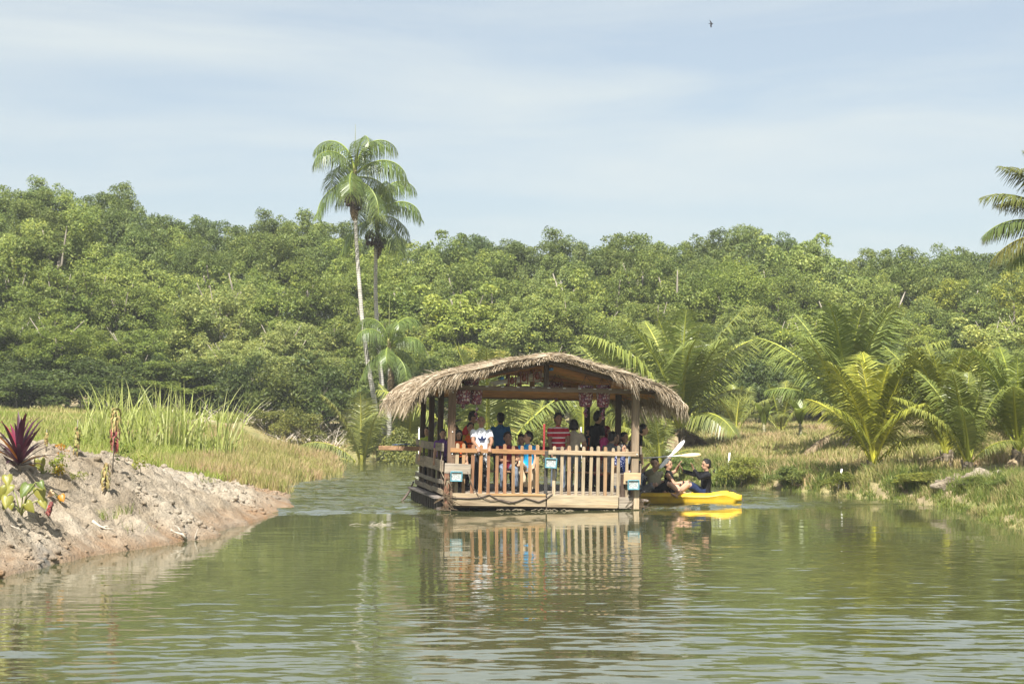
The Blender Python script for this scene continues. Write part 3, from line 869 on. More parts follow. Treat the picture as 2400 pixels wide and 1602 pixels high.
n = NT('palm_trunk'); _c = n.coord('Object', (1, 1, 1)); _z = n.n('ShaderNodeTexWave', {'Vector': _c, 'Scale': 3.2, 'Distortion': 1.5, 'Detail': 2.0}, wave_type='BANDS', bands_direction='Z').outputs['Fac']
_f = n.noise(_c, 6.0, 4)
M_PTRUNK = n.done(n.mix(1.0, n.mix(n.math('MULTIPLY', _z, 0.5), n.objcol(), (0.16, 0.14, 0.11)), n.ramp(_f, [(0.3, 0.7), (0.7, 1.15)]), 'MULTIPLY'), 0.85, 0.15, n.bump(_z, 0.3, 0.02))

def coconut(name, px, Y, top, label, nf=13, green=(0.105, 0.145, 0.035), L=None, trunk=0.35, seed=0, rz=0.0, spread=1.0, dead=2, group='young coconut palms on the far bank', x_off=None, tcol=(0.20, 0.16, 0.11)):
    """coconut palm: fronds from upright spear to drooping outer ones on a short stout trunk"""
    r = random.Random(900 + seed)
    X = (px - 1200.0) / FPX * Y if x_off is None else x_off
    g = H1(X, Y)
    topz = at(px, top, Y).z
    t = empty(name, (X, Y, g - 0.05), (0, 0, rz))
    hh = topz - g
    if L is None: L = max(1.0, (hh - trunk) * 0.98)
    b = MB()
    b.tube([(0, 0, -0.1), (0.02, 0, trunk * .4), (0.03, 0.02, trunk * .8), (0.02, 0.02, trunk + 0.22)], [0.17, 0.13, 0.115, 0.05], 10)
    for k in range(9):                                    # old leaf bases wrapped round the trunk
        a = k * 2.4; z = trunk * (0.25 + 0.75 * k / 9)
        b.bar((0.10 * math.cos(a), 0.10 * math.sin(a), z - .08), (0.17 * math.cos(a), 0.17 * math.sin(a), z + .22), 0.10, 0.02)
    b.build('trunk', M_PTRUNK, t, True, tcol)
    for k in range(nf):
        q = k / max(1, nf - 1)
        i = min(4 if spread < .85 else 5, int(q * 5.6 * spread))
        a = k * 2.399 + r.uniform(-0.3, 0.3)
        s = L * (0.92 + 0.16 * math.sin(q * 3.0)) * r.uniform(0.92, 1.06)
        if i == 0: s *= r.uniform(0.85, 1.0)
        if i >= 3: s *= 0.80
        if spread < .7 and i >= 2: s *= 0.80
        br = r.uniform(0.85, 1.2) * (1.12 - 0.2 * q)
        yl = r.uniform(0, 0.30) if q > 0.6 else r.uniform(0, 0.15)
        c = (green[0] * br * (1.45 + yl * 1.6), green[1] * br * (1.35 + yl * .6), green[2] * br * 1.3)
        link('frond', FR[i][k % 2], t, (0.03 * math.cos(a), 0.03 * math.sin(a), trunk + 0.05 + 0.10 * (1 - q)), (0, r.uniform(-.06, .06), a), (s, s, s), c)
    for k in range(dead):
        a = r.uniform(0, 6.28)
        link('dead_frond', FDEAD[k % 2], t, (0.08 * math.cos(a), 0.08 * math.sin(a), trunk), (0, 0, a), (L * .6, L * .6, L * .6))
    tag(t, label, 'palm', group)
    return t

coconut('coconut_palm', 1596, 63.0, 700, 'large coconut palm with arching fronds right behind the roof of the raft', 17, (0.12, 0.16, 0.042), None, 0.9, 1, 0.4, .84, 3)
coconut('coconut_palm', 1466, 66.0, 782, 'coconut palm half hidden behind the right slope of the thatched roof', 12, (0.13, 0.165, 0.042), None, 0.4, 2, 1.2, .9, 1)
coconut('coconut_palm', 1985, 54.0, 697, 'tallest and darkest coconut palm on the right bank', 17, (0.105, 0.148, 0.04), None, 0.7, 3, 0.9, .74, 3)
coconut('coconut_palm', 2046, 45.5, 803, 'yellow-green coconut palm nearest the water with a bent yellow frond', 13, (0.165, 0.195, 0.032), None, 0.25, 4, 2.2, .58, 1)
coconut('coconut_palm', 2217, 45.0, 800, 'coconut palm with an upright fan of fronds between the yellow palm and the right edge', 12, (0.12, 0.155, 0.034), None, 0.35, 5, 0.9, .55, 1)
coconut('coconut_palm', 2268, 42.0, 850, 'lower dark coconut palm with red-brown leaf stalks near the right edge', 11, (0.10, 0.135, 0.034), None, 0.3, 6, 2.9, .66, 1)
coconut('coconut_palm', 2385, 42.5, 790, 'coconut palm cut by the right edge of the picture at the water', 14, (0.105, 0.145, 0.034), None, 0.5, 7, 1.7, .62, 1)
coconut('coconut_palm', 1140, 66.0, 795, 'small coconut palm showing above the left slope of the thatched roof', 11, (0.13, 0.165, 0.045), None, 0.3, 8, 0.3, .9, 0)
coconut('coconut_palm', 850, 75.0, 905, 'low bushy palm at the foot of the two tall slender palms', 10, (0.13, 0.16, 0.05), None, 0.15, 9, 2.0, 1.0, 1)
coconut('coconut_palm', 1255, 72.0, 915, 'low palm seen under the roof at the middle of the raft', 10, (0.14, 0.17, 0.045), None, 0.15, 10, 0.8, 1.0, 1)
coconut('coconut_palm', 1370, 72.0, 900, 'low palm seen under the roof behind the hanging baskets on the right', 11, (0.13, 0.165, 0.04), None, 0.2, 11, 1.9, 1.0, 1)
coconut('coconut_palm', 1150, 78.0, 905, 'low palm seen under the roof behind the bald man', 10, (0.13, 0.165, 0.045), None, 0.2, 12, 1.1, 1.0, 1)
coconut('coconut_palm', 1830, 74.0, 880, 'low palm left of the tallest palm on the right bank', 11, (0.12, 0.15, 0.04), None, 0.2, 13, 0.3, 1.0, 1)
coconut('coconut_palm', 1725, 76.0, 890, 'low palm between the kayak and the tallest palm of the right bank', 9, (0.14, 0.17, 0.045), None, 0.15, 14, 2.6, 1.0, 1)
coconut('coconut_palm', 1545, 58.0, 965, 'low palm standing just above the heads of the kayakers', 9, (0.13, 0.165, 0.045), None, 0.15, 15, 0.1, .9, 0)
coconut('coconut_palm', 955, 77.0, 885, 'low palm behind the left eave of the thatched roof', 10, (0.135, 0.165, 0.045), None, 0.2, 16, 1.4, 1.0, 1)

# the palm whose crown hangs into the picture at the upper right
def crown_palm(px, Y, crown_py, label):
    c = at(px, crown_py, Y); g = H1(c.x, Y)
    t = empty('coconut_palm', (c.x, Y, g - 0.1)); h = c.z - g
    b = MB(); b.tube([(0.5, 0, -.1), (0.35, 0, h * .3), (0.15, 0, h * .6), (0, 0, h + .1)], [0.22, 0.15, 0.13, 0.12], 12)
    b.build('trunk', M_PTRUNK, t, True, (0.30, 0.27, 0.22))
    r = random.Random(5)
    for k, (e, a, s) in enumerate(((1, 178, 1.0), (2, 172, 1.05), (3, 184, 1.05), (4, 176, 1.0), (5, 190, 0.95), (4, 160, .95), (2, 205, 1), (3, 230, 1), (1, 40, 1), (2, 90, 1), (3, 140, 1.0), (4, 20, 1), (3, 300, 1), (5, 120, .9), (4, 260, 1), (2, 340, 1), (0, 100, .7))):
        cc = (0.11 * r.uniform(.85, 1.3), 0.13 * r.uniform(.9, 1.15), 0.035)
        link('frond', FR[e][k % 2], t, (0, 0, h), (0, 0, R(a)), (2.6 * s,) * 3, cc)
    tag(t, label, 'palm')
crown_palm(2515, 46.0, 545, 'tall coconut palm leaning in from the right edge against the sky')

# two tall slender palms left of the raft
def tall_palm(pts, Y, L, label, seed, fruit):
    r = random.Random(seed)
    W = [at(px, py, Y) for px, py in pts]
    base = W[0].copy(); base.z = H1(base.x, Y)
    t = empty('slender_palm', base)
    P = [w - base for w in W]; P[0] = Vector((0, 0, -0.15))
    rad = [0.115 - 0.050 * i / (len(P) - 1) for i in range(len(P))]; rad[0] = 0.16
    b = MB(); b.tube(P, rad, 10); b.build('trunk', M_PTRUNK, t, True, (0.55, 0.52, 0.46))
    top = P[-1]
    b = MB(); b.tube([top, top + Vector((0, 0, .45)), top + Vector((0, 0, .95)), top + Vector((0, 0, 1.2))], [0.10, 0.115, 0.09, 0.05], 10)
    b.build('crown_shaft', M_PTRUNK, t, True, (0.34, 0.30, 0.13))
    b = MB(); b.tube([top + Vector((0, 0, 1.1)), top + Vector((0, 0, 2.0)), top + Vector((.01, 0, 3.0))], [0.03, 0.018, 0.006], 6)
    b.build('spear_leaf', M_PTRUNK, t, True, (0.20, 0.22, 0.08))
    for k in range(11):
        q = k / 10; i = min(4, int(q * 4.8)); a = k * 2.399 + 0.4
        s = L * r.uniform(0.9, 1.08) * (1 - 0.12 * q)
        br = r.uniform(0.85, 1.25)
        link('frond', FT[i][k % 2], t, top + Vector((0.05 * math.cos(a), 0.05 * math.sin(a), 1.15 - 0.55 * q)), (0, 0, a), (s, s, s), (0.125 * br, 0.175 * br, 0.046 * br))
    for (fx, fy, fz, fr) in fruit:                        # bunches of fruit under the crown
        b = MB(); rr_ = random.Random(seed + int(fx * 50))
        for j in range(90):
            v = Vector((rr_.gauss(0, 1), rr_.gauss(0, 1), rr_.gauss(0, 1.0))).normalized() * fr * rr_.uniform(.6, 1)
            v.z *= 1.25
            b.ball(v, 0.045 + 0.02 * rr_.random(), 5, 3)
        for j in range(14):
            a = rr_.uniform(0, 6.28)
            b.tube([(0, 0, fr * 1.3), (math.cos(a) * fr * .6, math.sin(a) * fr * .6, fr * .4), (math.cos(a) * fr * .9, math.sin(a) * fr * .9, -fr * 1.5)], [.012, .009, .006], 4)
        b.build('fruit_bunch', M_FRUIT, t, False, None, loc=top + Vector((fx, fy, fz)))
    for k in range(3):
        a = r.uniform(0, 6.28)
        link('dead_frond', FDEAD[k % 2], t, top + Vector((0, 0, 0.1)), (0, R(45), a), (1.3, 1.3, 1.3))
    tag(t, label, 'palm', 'tall slender palms')
M_FRUIT = plain('dark_fruit', (0.055, 0.035, 0.03), 0.6, 0.3, 0, 8.0, 0.5)
tall_palm([(894, 1008), (878, 940), (862, 850), (848, 740), (838, 610), (833, 520), (832, 455)], 76.0, 2.85, 'taller slender palm with curved pale trunk left of the raft', 3, ((0.1, -0.25, -0.35, 0.30), (-0.16, -0.2, -0.25, 0.27)))
tall_palm([(905, 1000), (895, 900), (884, 780), (880, 680), (881, 590), (884, 545)], 79.0, 2.75, 'shorter slender palm with dark fruit just right of the taller one', 8, ((-0.22, -0.25, -0.3, 0.32), (0.12, -0.2, -0.4, 0.28)))
tall_palm([(914, 985), (912, 940), (914, 890), (912, 860)], 75.0, 2.1, 'half-grown slender palm between the tall palms and the thatched roof', 12, ())

# banana plants
for k, (a, b_) in enumerate(((40, 880), (110, 872), (185, 885), (255, 878))):
    bush(a, b_, 84.5 + k % 2, 2.2, (0.10, 0.135, 0.04), 'dark bush behind the left grass, %s from the left edge' % ORD[k], 'dark bushes behind the left grass', rz=k)
n = NT('banana_leaf'); M_BAN = n.leafy(n.mix(1.0, n.objcol(), n.ramp(n.noise(n.coord('Object', (1, 14, 1)), 2.0, 2), [(0.3, 0.8), (0.7, 1.2)]), 'MULTIPLY'), 0.4, None, 0.4, 0.5)
def big_leaf(name, L, W, bend, n=9):
    V, F = [], []
    for i in range(n):
        t = i / (n - 1); e = R(80) - bend * t
        x = sum(math.cos(R(80) - bend * k / (n - 1)) for k in range(i)) * L / n; z = sum(math.sin(R(80) - bend * k / (n - 1)) for k in range(i)) * L / n
        w = W * math.sin(math.pi * (0.06 + 0.94 * t)) ** 0.6 * (1 if t < 1 else 0) + 0.004
        V += [(x, -w, z + w * .25), (x, 0, z), (x, w, z + w * .25)]
        if i:
            a = (i-1) * 3
            F += [(a, a+1, a+4, a+3), (a+1, a+2, a+5, a+4)]
    return np_mesh(name, V, np.array(F), [M_BAN], True)
BANL = [big_leaf('banana_leaf_mesh', 1.6, 0.2, R(60)), big_leaf('banana_leaf_mesh', 1.5, 0.2, R(110)), big_leaf('banana_leaf_mesh', 1.3, 0.17, R(25))]
def banana(px, Y, hh, label, seed):
    r = random.Random(seed); X = (px - 1200) / FPX * Y; g = H1(X, Y)
    t = empty('banana_plant', (X, Y, g - .03), (0, 0, seed)); s = hh / 2.2
    b = MB(); b.tube([(0, 0, 0), (0, 0, .45 * s), (0, 0, .9 * s)], [.10 * s, .08 * s, .05 * s], 8); b.build('trunk', M_PTRUNK, t, True, (0.28, 0.26, 0.15))
    for k in range(7):
        br = r.uniform(.8, 1.2)
        link('leaf', BANL[k % 3], t, (0, 0, .8 * s), (0, 0, k * 2.4 + seed), (s,) * 3, (0.20 * br, 0.25 * br, 0.05))
    tag(t, label, 'banana plant', 'banana plants')
banana(1875, 66, 1.9, 'banana plant with pale leaves left of the tallest palm', 1)
banana(1790, 70, 1.7, 'smaller banana plant near the back of the dry field right of the kayak', 2)
banana(1210, 66, 2.1, 'banana plant seen under the roof between the bald man and the striped shirt', 4)
banana(1060, 70, 1.9, 'banana plant seen under the left end of the roof', 5)

def strap_leaves(seed, n, L, W, e0=(85, 20), bend=60, z0=0.0, zr=0.0):
    r = random.Random(seed); V, F, RN = [], [], []
    for i in range(n):
        a = i * 2.399 + r.uniform(-.3, .3); q = i / n
        e = R(e0[0] + (e0[1] - e0[0]) * q + r.uniform(-8, 8)); b = R(bend) * r.uniform(.4, 1.2); LL = L * r.uniform(.75, 1.15); rn = r.random()
        x = z = 0.0; zb = z0 + zr * (1 - q); k = len(V)
        for j in range(6):
            t = j / 5; w = W * (math.sin(math.pi * (0.12 + 0.88 * t)) ** 0.7) if j < 5 else 0.003
            ca, sa = math.cos(a), math.sin(a)
            V += [(x*ca - w*sa, x*sa + w*ca, zb + z), (x*ca, x*sa, zb + z - w * .35), (x*ca + w*sa, x*sa - w*ca, zb + z)]
            if j:
                m = k + 3*j
                F += [(m-3, m-2, m+1, m), (m-2, m-1, m+2, m+1)]; RN += [rn, rn]
            ee = e - b * t * t; x += math.cos(ee) * LL / 5; z += math.sin(ee) * LL / 5
    return V, F, RN
STRAP = strap_leaves
# shrubs and leafy weeds on the near banks
rr = random.Random(5)
WEEDS = [(1690, 1085, 50.2, .8), (1735, 1078, 50.0, .9), (1800, 1100, 48.6, .8), (1860, 1098, 47.6, .9), (1925, 1105, 46.4, .9), (1985, 1112, 45.2, .8), (2100, 1118, 43.0, .9), (2165, 1110, 42.2, 1.0), (2205, 1128, 40.6, .7), (2300, 1130, 39.4, .8), (2345, 1122, 38.6, .9), (2390, 1118, 37.6, .9),
         (1640, 1082, 52.6, .8), (1590, 1075, 54.0, .9)]
M_BLADE = NT('weed_blade'); M_BLADE = M_BLADE.leafy(M_BLADE.ramp(M_BLADE.attr('rnd'), [(0, (0.10, 0.15, 0.03)), (.6, (0.20, 0.26, 0.06)), (.85, (0.30, 0.33, 0.09)), (1, (0.40, 0.34, 0.16))]), 0.35, None, 0.45, 0.4)
def sstrap(seed, n_, L, W):
    r = random.Random(seed); V, F, RN = [], [], []
    for q in range(5):
        ox, oy = r.gauss(0, .22), r.gauss(0, .15); v, f, rn = STRAP(seed * 7 + q, n_, L * r.uniform(.7, 1.15), W, (88, 25), 70)
        k = len(V); V += [(x + ox, y + oy, z) for x, y, z in v]; F += [tuple(i + k for i in g) for g in f]; RN += rn
    return np_mesh('blade_mesh', V, np.array(F), [M_BLADE], True, {'rnd': RN})
BLADES = None
for k, (a, b_, c, d) in enumerate(WEEDS):
    lab = 'low leafy weed at the water edge of the right bank, %s from the right' % ORD[len(WEEDS) - 1 - k] if k < 12 else ('low leafy weed behind the kayak paddles', 'low leafy weed behind the olive shirted kayaker')[k - 12]
    if k % 2 == 0:
        if BLADES is None: BLADES = [sstrap(3 + i, 16, 1.0, .03) for i in range(3)]
        p = at(a, b_, c); g = H1(p.x, c); hh = max(.35, p.z - g)
        tag(link('leafy_weed', BLADES[k // 2 % 3], None, (p.x, c, g - .03), (0, 0, k), (hh * 1.1, hh * 1.1, hh * 1.15)), lab, 'weed', 'leafy weeds along the right bank')
        continue
    cc = rr.choice([(0.17, 0.22, 0.06), (0.21, 0.25, 0.075), (0.24, 0.26, 0.06)])
    bush(a, b_ - 6, c, d * 1.0, cc, lab, 'leafy weeds along the right bank', 'leafy_weed', 'weed', rr.uniform(0, 6), 0.8)
for k, (a, b_, c, d, w) in enumerate(((940, 1012, 73, 1.3, 'left of the raft under the eave'), (985, 1022, 71, 1.2, 'behind the plank that sticks out of the raft'), (1090, 985, 67, 1.4, 'seen behind the girl in the orange vest'), (1295, 985, 63, 1.4, 'seen behind the striped shirt'), (700, 962, 82, 1.4, 'on the bare strip left of the tall palms'), (640, 958, 84, 1.3, 'at the left end of the bare strip'))):
    bush(a, b_, c, d, (0.20, 0.21, 0.06), 'small yellowish shrub ' + w, 'yellowish shrubs on the far bank', rz=k)

# tall reed clumps on the left flat
M_REED = NT('reed_leaf'); M_REED = M_REED.leafy(M_REED.ramp(M_REED.attr('rnd'), [(0, (0.28, 0.33, 0.07)), (.5, (0.40, 0.44, 0.12)), (1, (0.52, 0.52, 0.24))]), 0.4, None, 0.45, 0.4)
def reed_mesh(seed, n, h, spread):
    r = np.random.default_rng(seed)
    V, F, RN = [], [], []
    for i in range(n):
        a = r.uniform(0, 6.28); x, y = r.normal(0, spread, 2); L = h * r.uniform(0.35, 1.05); lean = r.uniform(0.02, 0.30) * (1 if r.uniform() < .7 else 1.8)
        w = r.uniform(0.014, 0.026); fa = r.uniform(0, 3.14); sx, sy = math.cos(fa) * w, math.sin(fa) * w
        k = len(V)
        for j, t in enumerate((0, .3, .6, .85, 1.0)):
            q = lean * t ** 2 * 1.8; dz = L * t * (1 - 0.35 * lean * t * t)
            ww = (1, 1.1, .9, .5, .03)[j]
            px_, py_ = x + math.cos(a) * q * L, y + math.sin(a) * q * L
            V += [(px_ - sx * ww, py_ - sy * ww, dz), (px_ + sx * ww, py_ + sy * ww, dz)]
            if j: F.append((k + 2*j - 2, k + 2*j - 1, k + 2*j + 1, k + 2*j)); RN.append(r.uniform())
    return np_mesh('reed_mesh', V, np.array(F), [M_REED], False, {'rnd': RN})
for k, (px, top, Y, n_, sp, lab) in enumerate(((205, 905, 58.0, 70, .25, 'leftmost low tuft of tall reed grass on the green flat'), (245, 880, 57.0, 130, .30, 'wide clump of tall reed grass, second from the left'), (290, 885, 58.0, 140, .32, 'dense clump of tall reed grass behind the withered red stalk'), (335, 895, 57.0, 110, .30, 'clump of tall reed grass just right of the withered red stalk'),
                                          (378, 872, 58.0, 60, .16, 'slim upright reed clump with a tall spike, left of the middle gap'), (400, 900, 57.5, 80, .25, 'leaning reed clump beside the slim spike'), (436, 870, 58.0, 60, .18, 'tall open reed clump with long drooping leaves'), (462, 915, 58.0, 60, .2, 'short reed clump right of the tall open one'), (505, 895, 57.0, 50, .16, 'reed clump at the right with fanned leaves'), (532, 912, 57.5, 46, .18, 'rightmost reed clump before the bare strip'))):
    p = at(px, top, Y); g = H1(p.x, Y)
    o = link('reed_clump', reed_mesh(600 + k, int(n_ * 0.5), p.z - g + 0.1, sp), None, (p.x, Y, g - .05))
    tag(o, lab, 'reeds', 'reed clumps on the left flat')

# ------------------------------------------------------------------ plants and litter on the mud bank
def mudz(x, y): return float(mud_height(np.array([x]), np.array([y]))[0])
def on_mud(px, py, y0=18.0, y1=44.0):
    """where the pixel's ray meets the bank"""
    Ys = np.arange(y0, y1, 0.06)
    W = np.array([tuple(at(px, py, Y)) for Y in Ys])
    g = np.maximum(mud_height(W[:, 0], W[:, 1]), height(W[:, 0], W[:, 1]) - 0.28 * mudmask(W[:, 0], W[:, 1]))
    k = np.argmax(W[:, 2] < g) if (W[:, 2] < g).any() else len(Ys) - 1
    return Vector((W[k, 0], W[k, 1], g[k]))

def strap_mat(name, stops, tr=0.25, rough=0.4):
    n = NT(name); return n.leafy(n.ramp(n.attr('rnd'), stops), tr, None, rough, 0.45)
M_TI = strap_mat('purple_leaf', [(0, (0.035, 0.012, 0.022)), (.6, (0.075, 0.02, 0.04)), (.86, (0.12, 0.03, 0.05)), (.9, (0.28, 0.02, 0.07)), (.95, (0.52, 0.22, 0.02)), (1, (0.45, 0.16, 0.02))])
p = on_mud(45, 1100)
t = empty('ti_plant', p)
V, F, RN = strap_leaves(3, 40, 0.72, 0.036, (88, 12), 55, 0.05, 0.12)
link('leaves', np_mesh('leaves', V, np.array(F), [M_TI], True, {'rnd': RN}), t)
b = MB(); b.tube([(0, 0, -.1), (.01, 0, .1), (0, .01, .2)], [.03, .025, .02], 7); b.build('stem', M_BARK, t, True)
tag(t, 'dark purple strap-leaved ti plant on the mud bank at the left edge', 'plant')

n = NT('taro_leaf'); _n = n.noise(n.coord('Object'), 3.0, 3)
M_TARO = n.leafy(n.mix(1.0, n.objcol(), n.ramp(_n, [(.3, (.75, .8, .7)), (.7, (1.25, 1.15, 1.0))]), 'MULTIPLY'), 0.35, None, 0.4, 0.45)
def taro_leaf_mesh():
    """heart-shaped blade hanging from its stalk at the origin, tip down along -z, face towards -y"""
    out = [(0, .06), (.06, .13), (.14, .16), (.20, .12), (.225, .03), (.21, -.08), (.165, -.20), (.10, -.31), (.04, -.40), (0, -.46)]
    V = [(0, 0, 0)]; F = []
    pts = [(x, z) for x, z in out] + [(-x, z) for x, z in out[-2:0:-1]]
    ring1 = [(x * .5, -0.03 - 0.05 * (abs(x) * .5) / .2, z * .5) for x, z in pts]; ring2 = [(x, 0.02 + 0.22 * abs(x) + 0.10 * (max(0, -z)) ** 1.5, z) for x, z in pts]
    n_ = len(pts); V += ring1 + ring2
    for i in range(n_):
        j = (i + 1) % n_
        F.append((0, 1 + i, 1 + j)); F.append((1 + i, 1 + n_ + i, 1 + n_ + j)); F.append((1 + i, 1 + n_ + j, 1 + j))
    return np_mesh('taro_leaf_mesh', V, np.array(F), [M_TARO], True)
TARO = taro_leaf_mesh()
M_STALK = plain('taro_stalk', (0.26, 0.28, 0.09), 0.5, 0.4)
def taro(px, py, leaves, label):
    p = on_mud(px, py); t = empty('taro_plant', p)
    k_ = 4200.0 / p.y
    for (lx, ly, s, rz, ry, c) in leaves:                # leaf attachment in pixels from the base, its size, turn, tilt
        e = Vector((lx / k_, -0.10 + 0.1 * math.sin(lx), -ly / k_))
        b = MB(); b.tube([(0, 0, -.05), (e.x * .35, e.y * .4, e.z * .65), (e.x * .8, e.y * .9, e.z * 1.02), e], [.012, .010, .008, .006], 6)
        st = b.build('stalk', M_STALK, t, True)
        link('leaf', TARO, t, e, (R(-18 + 20 * math.sin(lx * 3)), R(ry), R(rz)), (s * .42,) * 3, c)
    tag(t, label, 'taro plant', 'taro plants on the mud bank')
YG, GR_, OR_, DG = (0.27, 0.27, 0.06), (0.13, 0.18, 0.045), (0.46, 0.22, 0.03), (0.10, 0.16, 0.03)
taro(48, 1207, [(14, -62, 1.05, -10, 14, GR_), (45, -52, .95, 25, -14, YG), (52, -28, .75, 30, -10, YG), (-30, -60, 1.0, -35, 10, YG), (24, -20, .8, 15, -40, YG), (-22, -18, .7, -20, 5, YG), (50, -70, .6, 10, -30, GR_)], 'leafy taro plant with drooping green hearts in front of the purple ti plant')
taro(105, 1112, [(-28, -20, .65, 0, 20, OR_), (-10, -28, .95, 20, -8, YG), (-36, -10, .6, 20, 12, OR_)], 'taro with yellowing and orange leaves right beside the purple ti plant')
taro(8, 1195, [(8, -78, .8, 15, -6, YG), (-6, -50, 1.0, -12, 8, YG), (16, -30, .9, 15, 10, YG)], 'taro plant cut off by the left edge of the picture')
taro(142, 1180, [(-14, -26, .55, -20, 50, (0.62, 0.45, 0.30)), (6, -18, .6, 10, -25, OR_), (-4, -6, .5, 25, 20, OR_)], 'small withering taro with orange and tan leaves on the mud')

M_WITHER = strap_mat('withered_leaf', [(0, (0.20, 0.13, 0.05)), (.4, (0.36, 0.26, 0.10)), (.75, (0.42, 0.36, 0.14)), (1, (0.16, 0.20, 0.05))], 0.2, 0.8)
M_WRED = strap_mat('withered_red', [(0, (0.16, 0.05, 0.05)), (.5, (0.30, 0.10, 0.08)), (.8, (0.36, 0.02, 0.03)), (1, (0.34, 0.22, 0.16))], 0.2, 0.8)
def withered(name, base_px, base_py, top_py, wpx, mats, label, seed, lean=0.0):
    p = on_mud(base_px, base_py); h = (base_py - top_py) / 4200.0 * p.y; w = wpx / 4200.0 * p.y
    t = empty(name, p); r = random.Random(seed)
    b = MB(); b.tube([(0, 0, -.05), (lean * h * .5, 0, h * .5), (lean * h, 0, h)], [.014, .011, .006], 6); b.build('stem', M_BARK, t, True)
    for mi, (m, z0, z1) in enumerate(mats):
        V, F, RN = [], [], []
        for i in range(46):
            z = h * (z0 + (z1 - z0) * r.random()); a = r.uniform(0, 6.28); L = w * r.uniform(.7, 1.5); rn = r.random(); k = len(V)
            x = lean * z
            for j in range(4):
                tt = j / 3; rad = w * .5 * math.sin(math.pi * .5 * min(1, tt * 1.4)) * r.uniform(.6, 1.1); zz = z + L * (.12 * tt - .75 * tt * tt); ww = .024 * (1 - .7 * tt) * r.uniform(.6, 1.4)
                V += [(x + math.cos(a) * rad - math.sin(a) * ww, math.sin(a) * rad + math.cos(a) * ww, zz), (x + math.cos(a) * rad + math.sin(a) * ww, math.sin(a) * rad - math.cos(a) * ww, zz + .01)]
                if j: F.append((k + 2*j - 2, k + 2*j - 1, k + 2*j + 1, k + 2*j)); RN.append(rn)
        link('withered_leaves', np_mesh('withered_leaves', V, np.array(F), [m], False, {'rnd': RN}), t)
    tag(t, label, 'plant')
withered('withered_plant', 263, 1108, 958, 26, [(M_WITHER, .72, 1.0), (M_WRED, .38, .74)], 'tall withered stalk with curled tan and red leaves above the mud bank', 1, 0.06)
withered('withered_plant', 245, 1160, 1085, 24, [(M_WITHER, .25, 1.0)], 'drooping heap of shrivelled green-brown leaves below the tall withered stalk', 2, 0.05)
withered('withered_plant', 108, 1062, 1010, 10, [(M_WITHER, .3, .9)], 'thin dead brown stem behind the purple ti plant', 3, 0.02)
withered('withered_plant', 178, 1068, 985, 16, [(M_WITHER, .1, .8)], 'dead upright weed at the crest of the mud bank left of the withered stalk', 4, 0.04)
withered('withered_plant', 337, 1080, 1050, 16, [(M_WITHER, .2, 1.0)], 'small dry yellow-brown plant at the crest right of the withered stalk', 5, 0.1)
withered('withered_plant', 112, 1220, 1192, 12, [(M_WRED, .0, 1.0)], 'curled rust brown dead leaf lying below the taro plants', 6, 0.3)

SPROUT = [crown_mesh('sprout_mesh', 640 + i, 0.16, 0.14, 8, 130, 0.055, (0.05, 0.09), 0.9, 0.3) for i in range(2)]
for k, (px, py, s, c, lab) in enumerate(((292, 1082, 1.1, (0.17, 0.22, 0.05), 'small bushy green seedling right of the withered stalk'), (140, 1120, 1.2, (0.26, 0.29, 0.06), 'yellow-green seedling above the withering taro'), (172, 1058, .8, (0.24, 0.28, 0.06), 'light green seedling under the dead upright weed'), (330, 1108, 1.0, (0.30, 0.32, 0.07), 'pale yellow-green seedling on the bank below the dry plant'), (145, 1078, .6, (0.50, 0.24, 0.03), 'orange leafed seedling behind the taro'), (168, 1135, .5, (0.28, 0.30, 0.05), 'tiny green sprout right of the yellow-green seedling'), (194, 1128, .5, (0.26, 0.28, 0.05), 'tiny green sprout farther right near the shrivelled heap'), (140, 1135, .7, (0.50, 0.34, 0.03), 'golden yellow seedling above the orange taro leaves'))):
    p = on_mud(px, py); t = empty('seedling', p, (0, 0, k))
    link('foliage', SPROUT[k % 2], t, (0, 0, .13 * s), (0, 0, 0), (s * 1.1,) * 3, c)
    b = MB(); b.tube([(0, 0, -.03), (.01, 0, .14 * s)], [.006, .004], 5); b.build('stem', M_BARK, t)
    tag(t, lab, 'seedling', 'seedlings on the mud bank')
for k, (px, py, n_, lab) in enumerate(((238, 1215, 70, 'grey-green grass tuft in the middle of the mud bank'), (292, 1205, 60, 'fainter grass tuft right of the grey-green one'), (480, 1130, 50, 'small grass tuft near the crest towards the tip of the bank'), (300, 1245, 20, 'sparse grass tuft just above the bleached branch'))):
    p = on_mud(px, py); r = np.random.default_rng(k)
    Pp = np.stack([r.normal(0, .12, n_), r.normal(0, .10, n_), np.zeros(n_) - .02], 1)
    V, F, rn = blades(Pp, r.uniform(.08, .24, n_), np.full(n_, .008), r.uniform(.2, 1.2, n_), k)
    tag(link('grass_tuft', np_mesh('grass_tuft', V, F, [M_GW], False, {'rnd': rn}), None, p), lab, 'grass tuft', 'grass tufts on the mud')

